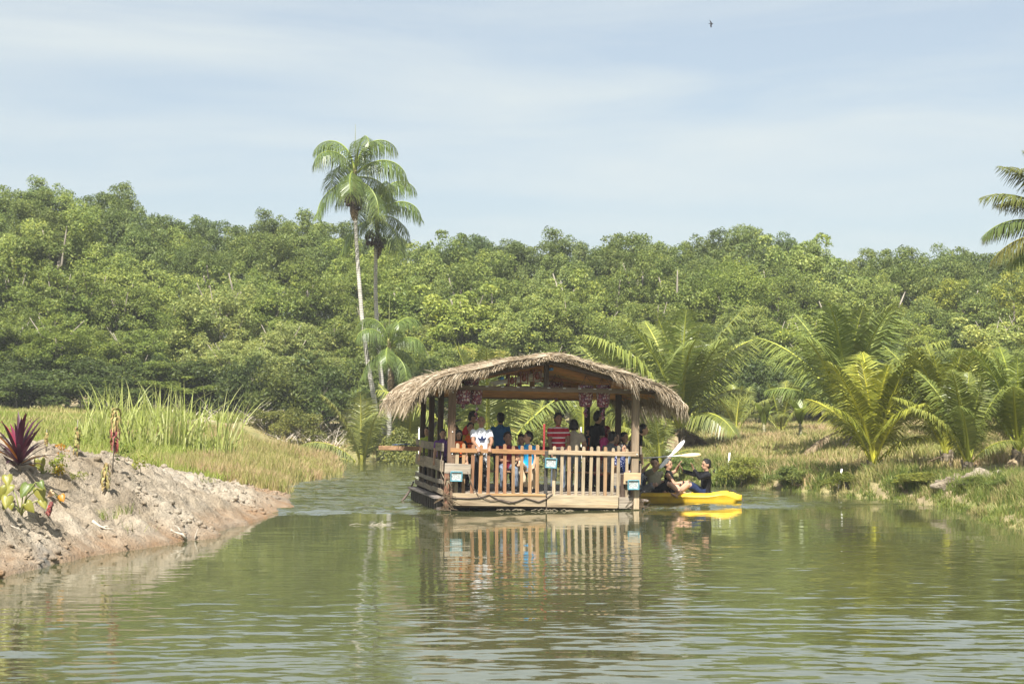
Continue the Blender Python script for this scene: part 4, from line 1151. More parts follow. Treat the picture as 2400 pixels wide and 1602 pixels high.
M_DRIFT = plain('driftwood', (0.50, 0.44, 0.36), 0.85, 0.15, 0, 14.0, 0.3)
def drift(px, py, segs, label):
    p = on_mud(px, py); b = MB(); k_ = p.y / 4200.0
    for pts, r0 in segs:
        b.tube([(x * k_, 0.05 * math.sin(x), -y * k_ + .02) for x, y in pts], [r0 * (1 - .75 * i / (len(pts) - 1)) for i in range(len(pts))], 6)
    tag(b.build('driftwood_branch', M_DRIFT, None, True, loc=p), label, 'branch', 'bleached branches on the mud')
drift(410, 1262, [([(26, 8), (18, -6), (4, -10), (-12, -14)], .028), ([(14, -7), (8, -18), (2, -24), (-3, -26)], .02), ([(2, -10), (-8, -16), (-10, -20)], .014)], 'forked bleached branch at the water edge of the mud bank')
drift(232, 1232, [([(-14, -8), (0, 4), (16, 10), (34, 12)], .028), ([(8, 7), (18, 4), (26, 6)], .014)], 'long bleached root lying on the mud below the grass tufts')
drift(460, 1262, [([(-2, 6), (0, -6), (4, -16)], .016)], 'short stick standing in the shallows beside the forked branch')
drift(28, 1240, [([(-20, -6), (0, 2), (24, 10)], .014)], 'thin dark twig lying on the mud at the left edge')

# loose clods
r = np.random.default_rng(9)
n_ = 21000
x, y = r.uniform(-14, -4.4, n_), 18 + 28 * r.uniform(0, 1, n_) ** 1.1
m = (mudmask(x, y) > 0.8) & (np.abs(x) < y * .34) & (height(x, y) > 0.03) & (fbm(x * .5, y * .5, 0, 3, 27) + r.normal(0, .25, n_) > 0.0)
x, y = x[m], y[m]; n_ = len(x)
ph = (1 + 5 ** .5) / 2
IV = np.array([(-1, ph, 0), (1, ph, 0), (-1, -ph, 0), (1, -ph, 0), (0, -1, ph), (0, 1, ph), (0, -1, -ph), (0, 1, -ph), (ph, 0, -1), (ph, 0, 1), (-ph, 0, -1), (-ph, 0, 1)]) / 1.9
IF = np.array([(0, 11, 5), (0, 5, 1), (0, 1, 7), (0, 7, 10), (0, 10, 11), (1, 5, 9), (5, 11, 4), (11, 10, 2), (10, 7, 6), (7, 1, 8), (3, 9, 4), (3, 4, 2), (3, 2, 6), (3, 6, 8), (3, 8, 9), (4, 9, 5), (2, 4, 11), (6, 2, 10), (8, 6, 7), (9, 8, 1)])
s = 0.010 + 0.055 * r.uniform(0, 1, n_) ** 4
V = IV[None] * s[:, None, None] * r.uniform(.6, 1.35, (n_, 12, 1)) * np.array([1.2, 1.2, .8])
V = V + np.stack([x, y, mud_height(x, y) + s * .2], 1)[:, None]
F = IF[None] + (np.arange(n_) * 12)[:, None, None]
tag(link('mud_clods', np_mesh('mud_clods', V.reshape(-1, 3), F.reshape(-1, 3), [M_MUD])), 'loose dry clods of earth scattered over the mud bank', 'clods', kind='stuff')

# pale earth heaps, stakes, stump on the right bank; dead brush at the forest edge
for k, (px, py, Y, w, h_, lab) in enumerate(((2245, 1150, 40.4, .5, .24, 'pale heap of dug earth on the right bank, left one of two'), (2320, 1145, 40.0, .55, .30, 'pale heap of dug earth on the right bank near the edge'))):
    p = at(px, py, Y); b = MB(); b.ball((0, 0, 0), (w, w * .8, h_), 60, 36)
    me = b.mesh('earth_heap', M_MUD, True)
    co = np.array([v.co for v in me.vertices]); nn = 1 + .30 * fbm(co[:, 0] * 5, co[:, 1] * 5, co[:, 2] * 5 + k, 5, 60 + k, .6)
    me.vertices.foreach_set('co', (co * nn[:, None]).astype(np.float32).ravel())
    tag(link('earth_heap', me, None, (p.x, Y, H1(p.x, Y))), lab, 'earth heap', 'earth heaps')
M_STAKE = plain('white_stake', (0.72, 0.70, 0.66), 0.7, 0.2, 0, 9.0, .15)
for px, y0, y1, Y, ln, lab in ((1964, 1098, 1122, 45.4, .1, 'short white stake standing by the water below the tallest palm'), (1702, 1060, 1088, 50.6, .1, 'white stake standing in the weeds right of the kayakers'), (1362, 1000, 1018, 66, 0, 'pale stake seen under the roof of the raft'), (982, 1000, 1022, 70.5, 0, 'pale stake under the left eave of the thatched roof')):
    a, c = at(px, y1, Y), at(px, y0, Y); g = H1(a.x, Y); b = MB()
    b.tube([(0, 0, -.2), (ln * .2, 0, (c.z - a.z) * .5), (ln, 0, (c.z - a.z) + (a.z - g))], [.028, .027, .024], 8)
    tag(b.build('stake', M_STAKE, None, True, loc=(a.x, Y, g)), lab, 'stake', 'white stakes')
p = at(1680, 1100, 51.0); b = MB(); g = H1(p.x, 51.0)
b.tube([(0.12, 0, -.1), (.04, 0, .25), (-.06, 0, .52), (-.08, 0, .55)], [.07, .06, .055, .04], 8)
tag(b.build('burnt_stump', plain('charred', (0.04, 0.035, 0.032), .9, .1), None, True, loc=(p.x, 51.0, g)), 'charred leaning stump behind the man in black on the kayak', 'stump')

rr = random.Random(14)
b = MB()
for k in range(260):
    px = rr.uniform(560, 800) if rr.random() < .75 else rr.uniform(300, 1000); Y = rr.uniform(83.5, 86.5); X = (px - 1200) / FPX * Y
    g = H1(X, Y); a = rr.uniform(0, 6.28); L = rr.uniform(.4, 1.5); e = rr.uniform(.05, .9)
    b.tube([(X, Y, g), (X + math.cos(a) * L * .5, Y + math.sin(a) * L * .3, g + L * e * .6), (X + math.cos(a) * L, Y + math.sin(a) * L * .6, g + L * e)], [.022, .014, .005], 4)
tag(b.build('dead_brush', M_DRIFT), 'tangle of dead bleached branches along the forest edge left of the palms', 'brush', kind='stuff')

# floating twigs and scraps on the calm water
rr = random.Random(4); b = MB()
for (cx, cy, n_, w) in ((880, 1229, 9, 62),):
    for k in range(n_):
        p = at(cx + rr.gauss(0, .45) * w, cy + rr.gauss(0, 1.2), 1); p = Vector((p.x, 1, 0)) * (8820.0 / (cy - 962 + rr.gauss(0, .6))); p.z = 0.006
        a = rr.uniform(-.5, .5); L = rr.uniform(.08, .4)
        b.tube([p, p + Vector((math.cos(a) * L * .5, math.sin(a) * L, rr.uniform(0, .05))), p + Vector((math.cos(a) * L, math.sin(a) * L, rr.choice((0, 0, 0, .05))))], [.004, .0035, .001], 4)
tag(b.build('floating_twigs', M_DRIFT), 'thin line of floating straw and twigs on the calm water left of the raft', 'debris', kind='stuff')

# bird
p = at(1667, 56, 70.0)
t = empty('bird', p, (0, 0, R(10)))
M_BIRD = plain('bird_dark', (0.03, 0.03, 0.035), .7, .2)
b = MB(); b.tube([(-.12, 0, 0), (-.06, 0, 0), (0, 0, 0), (.06, 0, 0), (.085, 0, 0)], [.004, .016, .022, .018, .004], 8); b.build('body', M_BIRD, t, True)
for sg in (1, -1):
    b = MB(); b.poly([(.04, 0, 0), (-.02, 0, 0), (-.045, .01, sg * .07), (-.07 if sg > 0 else -.01, .01, sg * .16), (-.03 if sg > 0 else .02, 0, sg * .12), (.02, 0, sg * .05)], .006, (0, 1, 0)); b.build('wing', M_BIRD, t)
tag(t, 'small dark swift flying in the sky at the upper right', 'bird')

# ------------------------------------------------------------------ the raft
M_THATCH = NT('thatch_straw')
_r = M_THATCH.attr('rnd')
M_THATCH = M_THATCH.leafy(M_THATCH.ramp(_r, [(0, (0.18, 0.13, 0.08)), (.35, (0.34, 0.265, 0.175)), (.7, (0.46, 0.375, 0.27)), (1, (0.57, 0.49, 0.375))]), 0.15, None, 0.8, 0.15)
M_TEAL = plain('teal_paint', (0.12, 0.30, 0.36), 0.45, 0.4, 0, 12.0, .25)
M_STEEL = plain('dark_steel', (0.05, 0.05, 0.055), 0.5, 0.4, 0.3)
M_GLASS = NT('lamp_glass'); _v = M_GLASS.n('ShaderNodeTexVoronoi', {'Vector': M_GLASS.coord('Object'), 'Scale': 38.0}).outputs['Distance']
M_GLASS = M_GLASS.done(M_GLASS.ramp(_v, [(0.0, (0.75, 0.77, 0.75)), (0.6, (0.38, 0.41, 0.40))]), 0.12, 0.8, M_GLASS.bump(_v, 0.5, 0.01))
M_ROPE = plain('rope', (0.24, 0.20, 0.14), .9, .1)
M_CABLE = plain('cable', (0.12, 0.09, 0.075), .7, .2)
M_WHITEP = plain('white_plastic', (0.78, 0.77, 0.74), .5, .3)
M_BLUE = plain('blue_cap', (0.05, 0.22, 0.55), .35, .5)
M_DRUM = plain('float_drum', (0.035, 0.035, 0.04), .55, .3, 0, 6.0, .3)
M_TARP = plain('blue_tarp', (0.12, 0.16, 0.30), .7, .2)

raft = empty('thatched_raft', RC, (0, R(1.25), RA))
tag(raft, 'thatch-roofed wooden raft full of people with a picket fence', 'raft')
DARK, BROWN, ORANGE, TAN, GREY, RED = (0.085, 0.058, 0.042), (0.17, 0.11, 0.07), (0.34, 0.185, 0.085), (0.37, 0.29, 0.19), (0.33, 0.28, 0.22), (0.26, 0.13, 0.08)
rw = random.Random(17)
def wood(name, p0, p1, w, h, colr, axis_='x', parent=None, b=0.006, up=(0, 0, 1)):
    """one board with its own origin at its start"""
    p0, p1 = Vector(p0), Vector(p1)
    k = rw.uniform(0.86, 1.14); c = tuple(v * k for v in colr)
    m = MB(); m.bar((0, 0, 0), p1 - p0, w, h, b, up)
    return m.build(name, {'x': WX, 'y': WY, 'z': WZ}[axis_], parent or raft, False, c, loc=p0)
def upright(name, x, y, z0, z1, wx, wy, colr, parent=None, b=0.006):
    k = rw.uniform(0.86, 1.14); m = MB(); m.box(-wx/2, wx/2, -wy/2, wy/2, 0, z1 - z0, b)
    return m.build(name, WZ, parent or raft, False, tuple(v * k for v in colr), loc=(x, y, z0))

HW, DECK = 2.09, 0.36
# deck planks and frame
yy = -0.02; k = 0
while yy < RL - 0.02:
    w_ = rw.uniform(0.15, 0.19); e = min(yy + w_, RL)
    wood('deck_plank', (-HW + .02, (yy + e) / 2, DECK - .025 + rw.uniform(-.004, .004)), (HW - .02, (yy + e) / 2, DECK - .025 + rw.uniform(-.004, .004)), e - yy - .012, .05, GREY, 'x')
    yy = e
for x in (-1.7, -0.6, .6, 1.7):
    b = MB(); b.tube([(x, .25, .02), (x, .5, .02), (x, RL - .5, .02), (x, RL - .25, .02)], [.18, .24, .24, .18], 14); b.build('float_drum', M_DRUM, raft, True)
for y in (.25, 1.9, 3.5, RL - .1):
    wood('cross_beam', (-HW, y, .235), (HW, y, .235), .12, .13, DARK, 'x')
# front base boards
wood('base_board', (-1.92, -.075, .215), (0.06, -.075, .215), .045, .26, TAN, 'x')
wood('base_board', (0.085, -.078, .21), (1.62, -.078, .21), .045, .25, (0.41, 0.335, 0.225), 'x')
wood('base_board', (1.635, -.085, .19), (2.02, -.085, .19), .05, .24, GREY, 'x')
wood('lower_board', (-1.95, -.045, .075), (1.62, -.045, .065), .04, .05, DARK, 'x')
wood('lower_board', (0.085, -.095, .115), (1.60, -.095, .110), .04, .075, (0.36, 0.28, 0.18), 'x')
wood('base_cleat', (-1.22, -.103, .325), (0.05, -.103, .330), .02, .05, (0.48, 0.30, 0.14), 'x')
# corner posts
FP = [upright('front_post', -1.955, .03, .05, 2.50, .15, .13, BROWN), upright('front_post', 1.985, .03, .05, 2.50, .15, .13, (0.25, 0.19, 0.13))]
for sx in (-1, 1):
    for y in (1.7, 3.4, 5.1):
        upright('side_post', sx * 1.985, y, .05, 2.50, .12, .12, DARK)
upright('corner_block', -2.045, -.06, .02, .80, .10, .10, RED)
upright('corner_block', 1.72, -.03, .10, .80, .10, .06, DARK)
upright('corner_block', 2.0, -.125, .06, .62, .12, .05, (0.42, 0.33, 0.22))
upright('centre_post', 0.055, -.06, .30, 1.26, .07, .05, (0.06, 0.055, 0.05))
upright('centre_post', 0.02, .05, 1.15, 1.82, .042, .03, (0.34, 0.045, 0.045))
# front fence: two top rails, pickets behind them
wood('top_rail', (-1.98, -.06, 1.235), (0.08, -.06, 1.225), .035, .095, ORANGE, 'x')
wood('top_rail', (0.10, -.058, 1.228), (2.05, -.058, 1.222), .035, .095, (0.40, 0.305, 0.20), 'x')
def picket_mesh(h, w=.068, t=.026):
    pts = [(-w/2, 0), (w/2, 0), (w/2, h - .035), (w*.42, h - .016), (w*.22, h - .003), (0, h), (-w*.22, h - .003), (-w*.42, h - .016), (-w/2, h - .035)]
    b = MB(); b.poly([(x, 0, z) for x, z in pts], t, (0, 1, 0)); return b.mesh('picket_mesh', WZ)
PK = [picket_mesh(1.075), picket_mesh(1.10), picket_mesh(1.055, .062)]
lx = [1070.7, 1087.7, 1107.3, 1126, 1144.8, 1164.5, 1183.2, 1202.9, 1221.6, 1241.3, 1258.6]
rx = [1297, 1315, 1332.7, 1348.8, 1365.7, 1382.7, 1400.5, 1417.5, 1433.6, 1448, 1468.4]
for k, px in enumerate(lx + rx):
    x = (px - 1044.0) / 108.9 - 2.09
    c = rw.choice([ORANGE, (0.37, 0.23, 0.12), (0.29, 0.15, 0.08)]) if k < 11 else rw.choice([TAN, (0.40, 0.32, 0.215), (0.33, 0.22, 0.13), (0.36, 0.30, 0.215)])
    if k in (0, 21): c = TAN
    g = rw.uniform(.85, 1.12)
    link('picket', PK[rw.randrange(3)], raft, (x, -.040, .29 + rw.uniform(-.012, .012)), (0, R(rw.uniform(-.9, .9)), 0), (rw.uniform(.92, 1.08), 1, 1), tuple(v * g for v in c))
# boards behind the flood lights
wood('corner_board', (-2.10, -.105, .86), (-1.55, -.105, .845), .03, .21, GREY, 'x')
wood('corner_board', (1.50, -.012, .68), (1.78, -.012, .675), .03, .26, GREY, 'x')
wood('corner_board', (1.72, -.118, .71), (2.09, -.118, .70), .028, .25, (0.46, 0.33, 0.19), 'x')
# side fences
for sx in (-1, 1):
    x = sx * (HW + .03)
    for (y0, y1) in ((.02, 1.72), (1.76, 3.45), (3.49, 5.20)):
        for (z, h, c) in ((1.29, .17, (0.24, 0.20, 0.155)), (.90, .24, (0.25, 0.20, 0.145)), (.56, .09, (0.20, 0.17, 0.135)), (.36, .11, (0.22, 0.18, 0.13))):
            if sx > 0 and z < .8 and y0 > 1: continue
            wood('side_plank', (x, y0, z + rw.uniform(-.02, .02)), (x, y1, z + rw.uniform(-.02, .02)), .028, h, c, 'y')
        for f in (.25, .62):
            upright('side_stile', sx * (HW - .005), y0 + (y1 - y0) * f, .38, 1.34, .05, .09, (0.12, 0.09, 0.065))
    wood('walkway_plank', (sx * (HW + .10), .02, .235), (sx * (HW + .10), RL, .235), .22, .045, (0.24, 0.21, 0.19), 'y')
    for y in np.arange(.2, RL, .42):
        upright('outrigger_block', sx * (HW + .08), float(y), -.05, .21, .09, .10, (0.13, 0.11, 0.10))
    wood('rear_rail', (-HW * .98 if sx < 0 else .05, RL - .02, 1.22), (-.05 if sx < 0 else HW * .98, RL - .02, 1.22), .04, .09, BROWN, 'x')
for i in range(9):
    upright('rear_picket', -1.7 + i * .42, RL - .01, .36, 1.30, .065, .025, BROWN)
wood('projecting_plank', (-3.05, RL - .6, 1.17), (-2.05, RL - .9, 1.17), .16, .10, (0.36, 0.22, 0.12), 'x')
b = MB(); b.tube([(-2.75, RL - .68, 1.245), (-2.45, RL - .75, 1.27), (-2.15, RL - .85, 1.24)], [(.05, .008), (.07, .012), (.05, .008)], 8, side=(0, 1, 0)); b.build('tarp_scrap', M_TARP, raft, True)
# benches inside
for nm, p0, p1 in (('bench', (-1.2, .95, 0), (.05, .95, 0)), ('bench', (.75, 1.35, 0), (1.9, 1.35, 0)), ('bench', (-1.85, 2.0, 0), (-1.85, 4.8, 0)), ('bench', (1.82, 2.0, 0), (1.82, 4.8, 0))):
    q0, q1 = Vector(p0), Vector(p1); d = (q1 - q0); al = 'x' if abs(d.x) > abs(d.y) else 'y'
    for off in (-.10, .10):
        o_ = Vector((0, off, DECK + .42)) if al == 'x' else Vector((off, 0, DECK + .42))
        wood('bench_plank', q0 + o_, q1 + o_, .17, .03, (0.34, 0.21, 0.12), al)
    for f in (.06, .94):
        p = q0 + d * f; upright('bench_leg', p.x, p.y, DECK, DECK + .40, .28 if al == 'y' else .06, .06 if al == 'y' else .28, DARK)
# beams, king posts, rafters
RIDGE, EAVE = 3.16, 2.50                                 # underside of the thatch at the ridge and at the eaves
SX = 2.75
def roof_z(x):
    q = min(1.25, abs(x) / SX); return RIDGE - (RIDGE - EAVE) * (0.86 * q + 0.16 * q * q - 0.02)
YB = (-.02, 1.7, 3.4, 5.1)
for i, y in enumerate(YB):
    zb = 2.55 if i == 0 else 2.49 - .012 * i
    wood('tie_beam', (-2.12 if i == 0 else -1.9, y, zb), (2.36 if i == 0 else 1.9, y, zb), .09, .10 if i == 0 else .16, (0.20, 0.145, 0.10) if i == 0 else (0.66, 0.35, 0.14) if i < 3 else BROWN, 'x')
    upright('king_post', .03, y, 2.60, RIDGE - .08, .10, .09, DARK if i == 0 else ORANGE)
for sx in (-1, 1):
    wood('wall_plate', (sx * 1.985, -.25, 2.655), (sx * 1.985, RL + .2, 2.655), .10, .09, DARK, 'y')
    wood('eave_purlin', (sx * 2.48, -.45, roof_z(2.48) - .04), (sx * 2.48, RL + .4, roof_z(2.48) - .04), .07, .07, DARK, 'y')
    for f in (.35, .7, 1.05, 1.45):
        wood('purlin', (sx * f * 1.2, -.40, roof_z(f * 1.2) - .035), (sx * f * 1.2, RL + .4, roof_z(f * 1.2) - .035), .05, .045, (0.40, 0.20, 0.09), 'y')
    ys_ = (-.42, .45, 1.3, 2.15, 3.0, 3.85, 4.7, 5.5)
    for i, y in enumerate(ys_):
        c = DARK if i == 0 else rw.choice([(0.72, 0.40, 0.16), (0.64, 0.32, 0.14), (0.76, 0.48, 0.20)])  # inner rafters coloured brighter to paint in light bounced off the water
        for (xa, xb) in ((0.02, 1.5), (1.5, 2.62)):
            wood('rafter', (sx * xa, y, roof_z(xa) - (.10 if i else .065)), (sx * xb, y, roof_z(xb) - (.10 if i else .065)), .06, .10 if i else .07, c if xa < 1 or i else DARK, 'x')
wood('ridge_beam', (0.0, -.45, RIDGE - .05), (0.0, RL + .45, RIDGE - .05), .07, .09, DARK, 'y')
# ceiling laths close above the rafters
for sx in (-1, 1):
    for i in range(16):
        y = -.40 + i * .40
        if sx < 0 and i % 2: continue
        wood('lath', (sx * .06, y + .2, roof_z(.06) - .02), (sx * 1.45, y + .2, roof_z(1.45) - .02), .09, .012, (0.42, 0.24, 0.12), 'x')

# thatch: a solid bed of straw with loose strands laid down the slope and hanging over the edges
def thatch_bed():
    nx, ny = 61, 40; V, F = [], []
    xs_ = np.linspace(-2.82, 2.85, nx); ys_ = np.linspace(-.55, RL + .6, ny)
    for lay in (0, 1):
        for j, y in enumerate(ys_):
            for i, x in enumerate(xs_):
                droop = 0.20 * max(0.0, (abs(x) - 2.35) / .49) ** 1.6
                th = 0.11 + 0.03 * math.sin(x * 2.1 + y * 1.7) * math.cos(y * 2.3)
                if i in (0, nx-1): th *= .3
                if j in (0, ny-1): th *= .5
                sag = 0.035 * math.sin(y * 2.6 + 1) + .02 * math.sin(x * 5 + y)
                V.append((x, y, roof_z(x) - droop + sag + (th if lay else 0.0)))
    o = nx * ny
    for j in range(ny - 1):
        for i in range(nx - 1):
            a = j * nx + i
            F.append((a, a + nx, a + nx + 1, a + 1)); F.append((o + a, o + a + 1, o + a + nx + 1, o + a + nx))
    for j in range(ny - 1):
        for i in (0, nx - 1):
            a = j * nx + i; F.append((a, a + nx, o + a + nx, o + a))
    for i in range(nx - 1):
        for j in (0, ny - 1):
            a = j * nx + i; F.append((a, a + 1, o + a + 1, o + a))
    n = NT('thatch_bed'); f = n.noise(n.coord('Object', (3, 26, 3)), 3.0, 4)
    m = n.done(n.ramp(f, [(.3, (0.16, 0.11, 0.06)), (.7, (0.40, 0.31, 0.20))]), .9, .1, n.bump(f, .8, .04))
    return np_mesh('thatch', V, np.array(F), [m], True, {'rnd': np.random.default_rng(1).uniform(0, 1, len(F))})
th_o = link('thatch', thatch_bed(), raft)
def strands(name, S):
    """S: start, middle, end, width per strand: thin folded straw"""
    V, F, RN = [], [], []; r = random.Random(3)
    for (a, b_, c, w, rn) in S:
        s1 = (b_ - a); n1 = s1.cross(Vector((r.gauss(0, 1), r.gauss(0, 1), r.gauss(0, 1))))
        if n1.length < 1e-6: continue
        n1 = n1.normalized() * w; k = len(V)
        V += [a - n1, a + n1, b_ + n1, b_ - n1, c + n1 * .3, c - n1 * .3]
        F += [(k, k+1, k+2, k+3), (k+3, k+2, k+4, k+5)]; RN += [rn, rn]
    o = link(name, np_mesh(name, np.array([tuple(v) for v in V]), np.array(F), [M_THATCH], False, {'rnd': RN}), th_o)
    o['kind'] = 'stuff'
    return o
def bed_top(x, y):
    droop = 0.20 * max(0.0, (abs(x) - 2.35) / .49) ** 1.6
    return roof_z(x) - droop + 0.035 * math.sin(y * 2.6 + 1) + .02 * math.sin(x * 5 + y) + 0.11 + 0.03 * math.sin(x * 2.1 + y * 1.7) * math.cos(y * 2.3)
r = random.Random(8); S = []
for k in range(15000):                                    # laid down the slope
    sg = 1 if r.random() < .52 else -1
    x = sg * r.uniform(0, 2.78); y = r.uniform(-.57, RL + .6) if r.random() < .62 else r.uniform(-.59, .5)
    L = r.uniform(.25, .7); sk = r.gauss(0, .12)
    lift = abs(r.gauss(0, .016))
    xm, xe = x + sg * L * .5, x + sg * L
    def pt(xx, yy, up):
        if abs(xx) > 2.84: return Vector((sg * (2.84 + (abs(xx) - 2.84) * .35), yy, bed_top(sg * 2.84, yy) - (abs(xx) - 2.84) * .9 - .05 + up))
        return Vector((xx, yy, bed_top(xx, yy) + up))
    S.append((pt(x, y, lift * .3 - .005), pt(xm, y + sk * L * .5, lift + .012), pt(xe, y + sk * L, lift * 1.4), r.uniform(.004, .009), r.random()))
strands('laid_straw', S)
S = []
for k in range(5200):                                     # hanging from the two long eaves
    sg = 1 if r.random() < .5 else -1
    y = r.uniform(-.58, RL + .6) if r.random() < .6 else r.uniform(-.6, .6)
    x = sg * r.uniform(2.3, 2.84); L = r.uniform(.12, .36) * (1.15 if abs(x) > 2.6 else .8)
    z = bed_top(x, y) - r.uniform(.0, .14)
    out = sg * r.uniform(.02, .17)
    S.append((Vector((x, y, z)), Vector((x + out, y + r.gauss(0, .05), z - L * .42)), Vector((x + out * .8, y + r.gauss(0, .10), z - L)), r.uniform(.0045, .009), r.random() * .9))
strands('eave_fringe', S)
S = []
for k in range(3000):                                     # hanging over the gable edges
    fr = r.random() < .72
    y = (-.57 if fr else RL + .62) + r.uniform(-.03, .05)
    x = r.uniform(-2.8, 2.8)
    tuft = max(0.0, vnoise(np.array([x * 2.4]), np.array([3.3 if fr else 8.8]), 0, 5)[0])
    L = r.uniform(.02, .07) + r.random() * .34 * tuft * (0.5 + 0.5 * min(1, abs(x) / 1.6))
    if -2.5 < x < -1.75: L += r.uniform(0, .34)
    if 1.25 < x < 1.75 or 2.2 < x < 2.7: L += r.uniform(0, .26)
    if abs(x) < 1.25: L *= .45
    sg = 1 if x > 0 else -1
    z = bed_top(x, y) - r.uniform(.0, .10)
    S.append((Vector((x, y, z)), Vector((x + sg * L * .35, y - r.uniform(.01, .06), z - L * .38)), Vector((x + sg * L * r.uniform(.3, .75), y + r.gauss(-.02, .04), z - L)), r.uniform(.004, .0085), r.random()))
strands('gable_fringe', S)
S = []
for k in range(700):                                      # unruly ends standing off
    sg = 1 if r.random() < .5 else -1
    x = sg * r.uniform(.2, 2.75); y = r.uniform(-.66, 1.5); z = bed_top(x, y)
    d = Vector((sg * r.uniform(.05, .3), r.gauss(0, .12), r.uniform(-.03, .10)))
    S.append((Vector((x, y, z - .02)), Vector((x, y, z)) + d * .5 + Vector((0, 0, .012)), Vector((x, y, z)) + d, .0045, r.random()))
strands('loose_straw', S)

# flood lights fixed to the fence
def flood(x, y, z, ry=0):
    o = empty('flood_light', (x, y, z), (R(6), R(ry), 0), raft)
    b = MB()
    for (x0, x1, z0, z1) in ((-.125, .125, .085, .105), (-.125, .125, -.105, -.085), (-.125, -.105, -.084, .084), (.105, .125, -.084, .084)):
        b.box(x0, x1, -.055, .0, z0, z1, .006)
    b.box(-.115, .115, .001, .07, -.095, .095, .02)
    b.build('housing', M_TEAL, o)
    b = MB(); b.box(-.104, .104, -.030, -.018, -.084, .084, .004); b.build('glass', M_GLASS, o)
    b = MB(); b.bar((-.14, .03, 0), (-.14, .10, .06), .012, .03); b.bar((.14, .03, 0), (.14, .10, .06), .012, .03); b.bar((-.145, .10, .06), (.145, .10, .06), .03, .012); b.build('bracket', M_STEEL, o)
flood(-1.865, -.20, .70)
flood(0.13, -.19, 1.01, 2)
flood(1.90, -.24, .585, -1)
# cable along the base boards, rope at the corner
rr = random.Random(2)
P = [(-1.95, -.112, .25), (-1.6, -.115, .24), (-1.35, -.12, .26), (-1.15, -.118, .33), (-.95, -.118, .22), (-.72, -.118, .16), (-.55, -.118, .20), (-.38, -.118, .27), (-.1, -.118, .19), (.05, -.115, .25), (.2, -.11, .36)]
b = MB(); b.tube(P, .011, 6); b.build('cable', M_CABLE, raft, True)
P = [(-1.62, -.125, .80), (-1.52, -.125, .52), (-1.38, -.125, .30), (-1.12, -.122, .20), (-.9, -.122, .225), (-.6, -.122, .16)]
b = MB(); b.tube(P, .008, 6); b.build('cable', M_CABLE, raft, True)
b = MB(); b.tube([(-2.06, .35, 1.3), (-2.13, .3, 1.0), (-2.14, .2, .8), (-2.10, .0, .66), (-2.0, -.12, .62)], .010, 6)
for k in range(12):
    a = k * 1.1; b.tube([(-2.04, -.12, .6), (-2.04 + .08 * math.cos(a), -.16, .6 + .1 * math.sin(a)), (-2.0 + .1 * math.cos(a), -.15, .5 + .12 * math.sin(a))], .006, 5)
b.build('rope', M_ROPE, raft, True)
b = MB()
for k in range(34):
    x = rr.uniform(-2.15, -1.95); z = rr.uniform(.02, .42)
    b.tube([(x, -.13, z), (x + rr.gauss(0, .06), -.16, z - .06), (x + rr.gauss(0, .12), -.15, max(.0, z - rr.uniform(.05, .25)))], .007, 4)
M_ROOT = plain('root_fibre', (0.13, 0.095, 0.06), .9, .1)
b.build('tangled_roots', M_ROOT, raft); b = MB()
for k in range(46):
    x = rr.uniform(1.95, 2.25); z = rr.uniform(.02, .3)
    b.tube([(x, -.10, z), (x + rr.gauss(0, .07), -.14, z - .02), (x + rr.gauss(.03, .12), -.12, max(0, z - rr.uniform(.05, .2)))], .006, 4)
b.build('tangled_roots', M_ROOT, raft)
b = MB()
for k in range(34):
    x = rr.uniform(-1.2, 1.5); L = rr.uniform(.04, .2)
    b.tube([(x, -.14 + rr.gauss(0, .03), .01), (x + L * .5, -.15, rr.uniform(.015, .05)), (x + L, -.14 + rr.gauss(0, .03), .01)], .008, 4)
b.build('caught_straw', M_ROPE, raft)
b = MB(); b.tube([(-2.19, RL * .95, .38), (-2.3, RL * .9, .18), (-2.45, RL * .86, .0), (-2.52, RL * .84, -.05)], [.02, .022, .03, .015], 6); b.build('mooring_rope', M_CABLE, raft, True)
# bolts
for px_, z in ((-1.965, 1.62), (-1.965, 1.16), (-1.965, .92), (-1.99, .60), (1.985, 1.22), (-1.97, 2.44), (1.99, 2.44)):
    b = MB(); b.tube([(px_ + .02, -.045 if z > 1.3 else -.085, z), (px_ + .02, -.055 if z > 1.3 else -.095, z)], .012, 8); b.build('bolt', M_WHITEP, raft)
# little fairy-light bulbs pinned along the front beam
b = MB()
for i in range(13):
    x = -1.9 + i * .33
    b.box(x - .03, x + .03, -.085, -.068, 2.575, 2.590, .002)
b.build('lamp_clips', M_WHITEP, raft)
b = MB(); b.tube([(-2.05, -.075, 2.596), (0, -.08, 2.592), (2.3, -.075, 2.596)], .006, 5); b.build('lamp_wire', M_CABLE, raft)
# under the gable: pole bundle, blue pipe ends
b = MB()
for k in range(16):
    z = 2.62 + .02 * (k % 4); y = .2 + .05 * k
    b.tube([(-1.0 + rr.uniform(-.15, .1), y, z), (.1 + rr.uniform(-.1, .1), y + .3, z + rr.uniform(.12, .30))], rr.uniform(.008, .014), 6)
b.build('pole_bundle', M_WHITEP, raft, True)
b = MB(); b.tube([(.13, -.12, 2.98), (.13, .3, 2.98)], .033, 12); b.build('pipe_end', M_BLUE, raft, True)
b = MB(); b.tube([(-.92, -.12, 2.76), (-.92, .3, 2.76)], .033, 12); b.build('pipe_end', M_BLUE, raft, True)

RAFT_M = Matrix.Translation(RC) @ Euler((0, R(1.25), RA)).to_matrix().to_4x4()
def on_raft(x, y, z): return RAFT_M @ Vector((x, y, z))

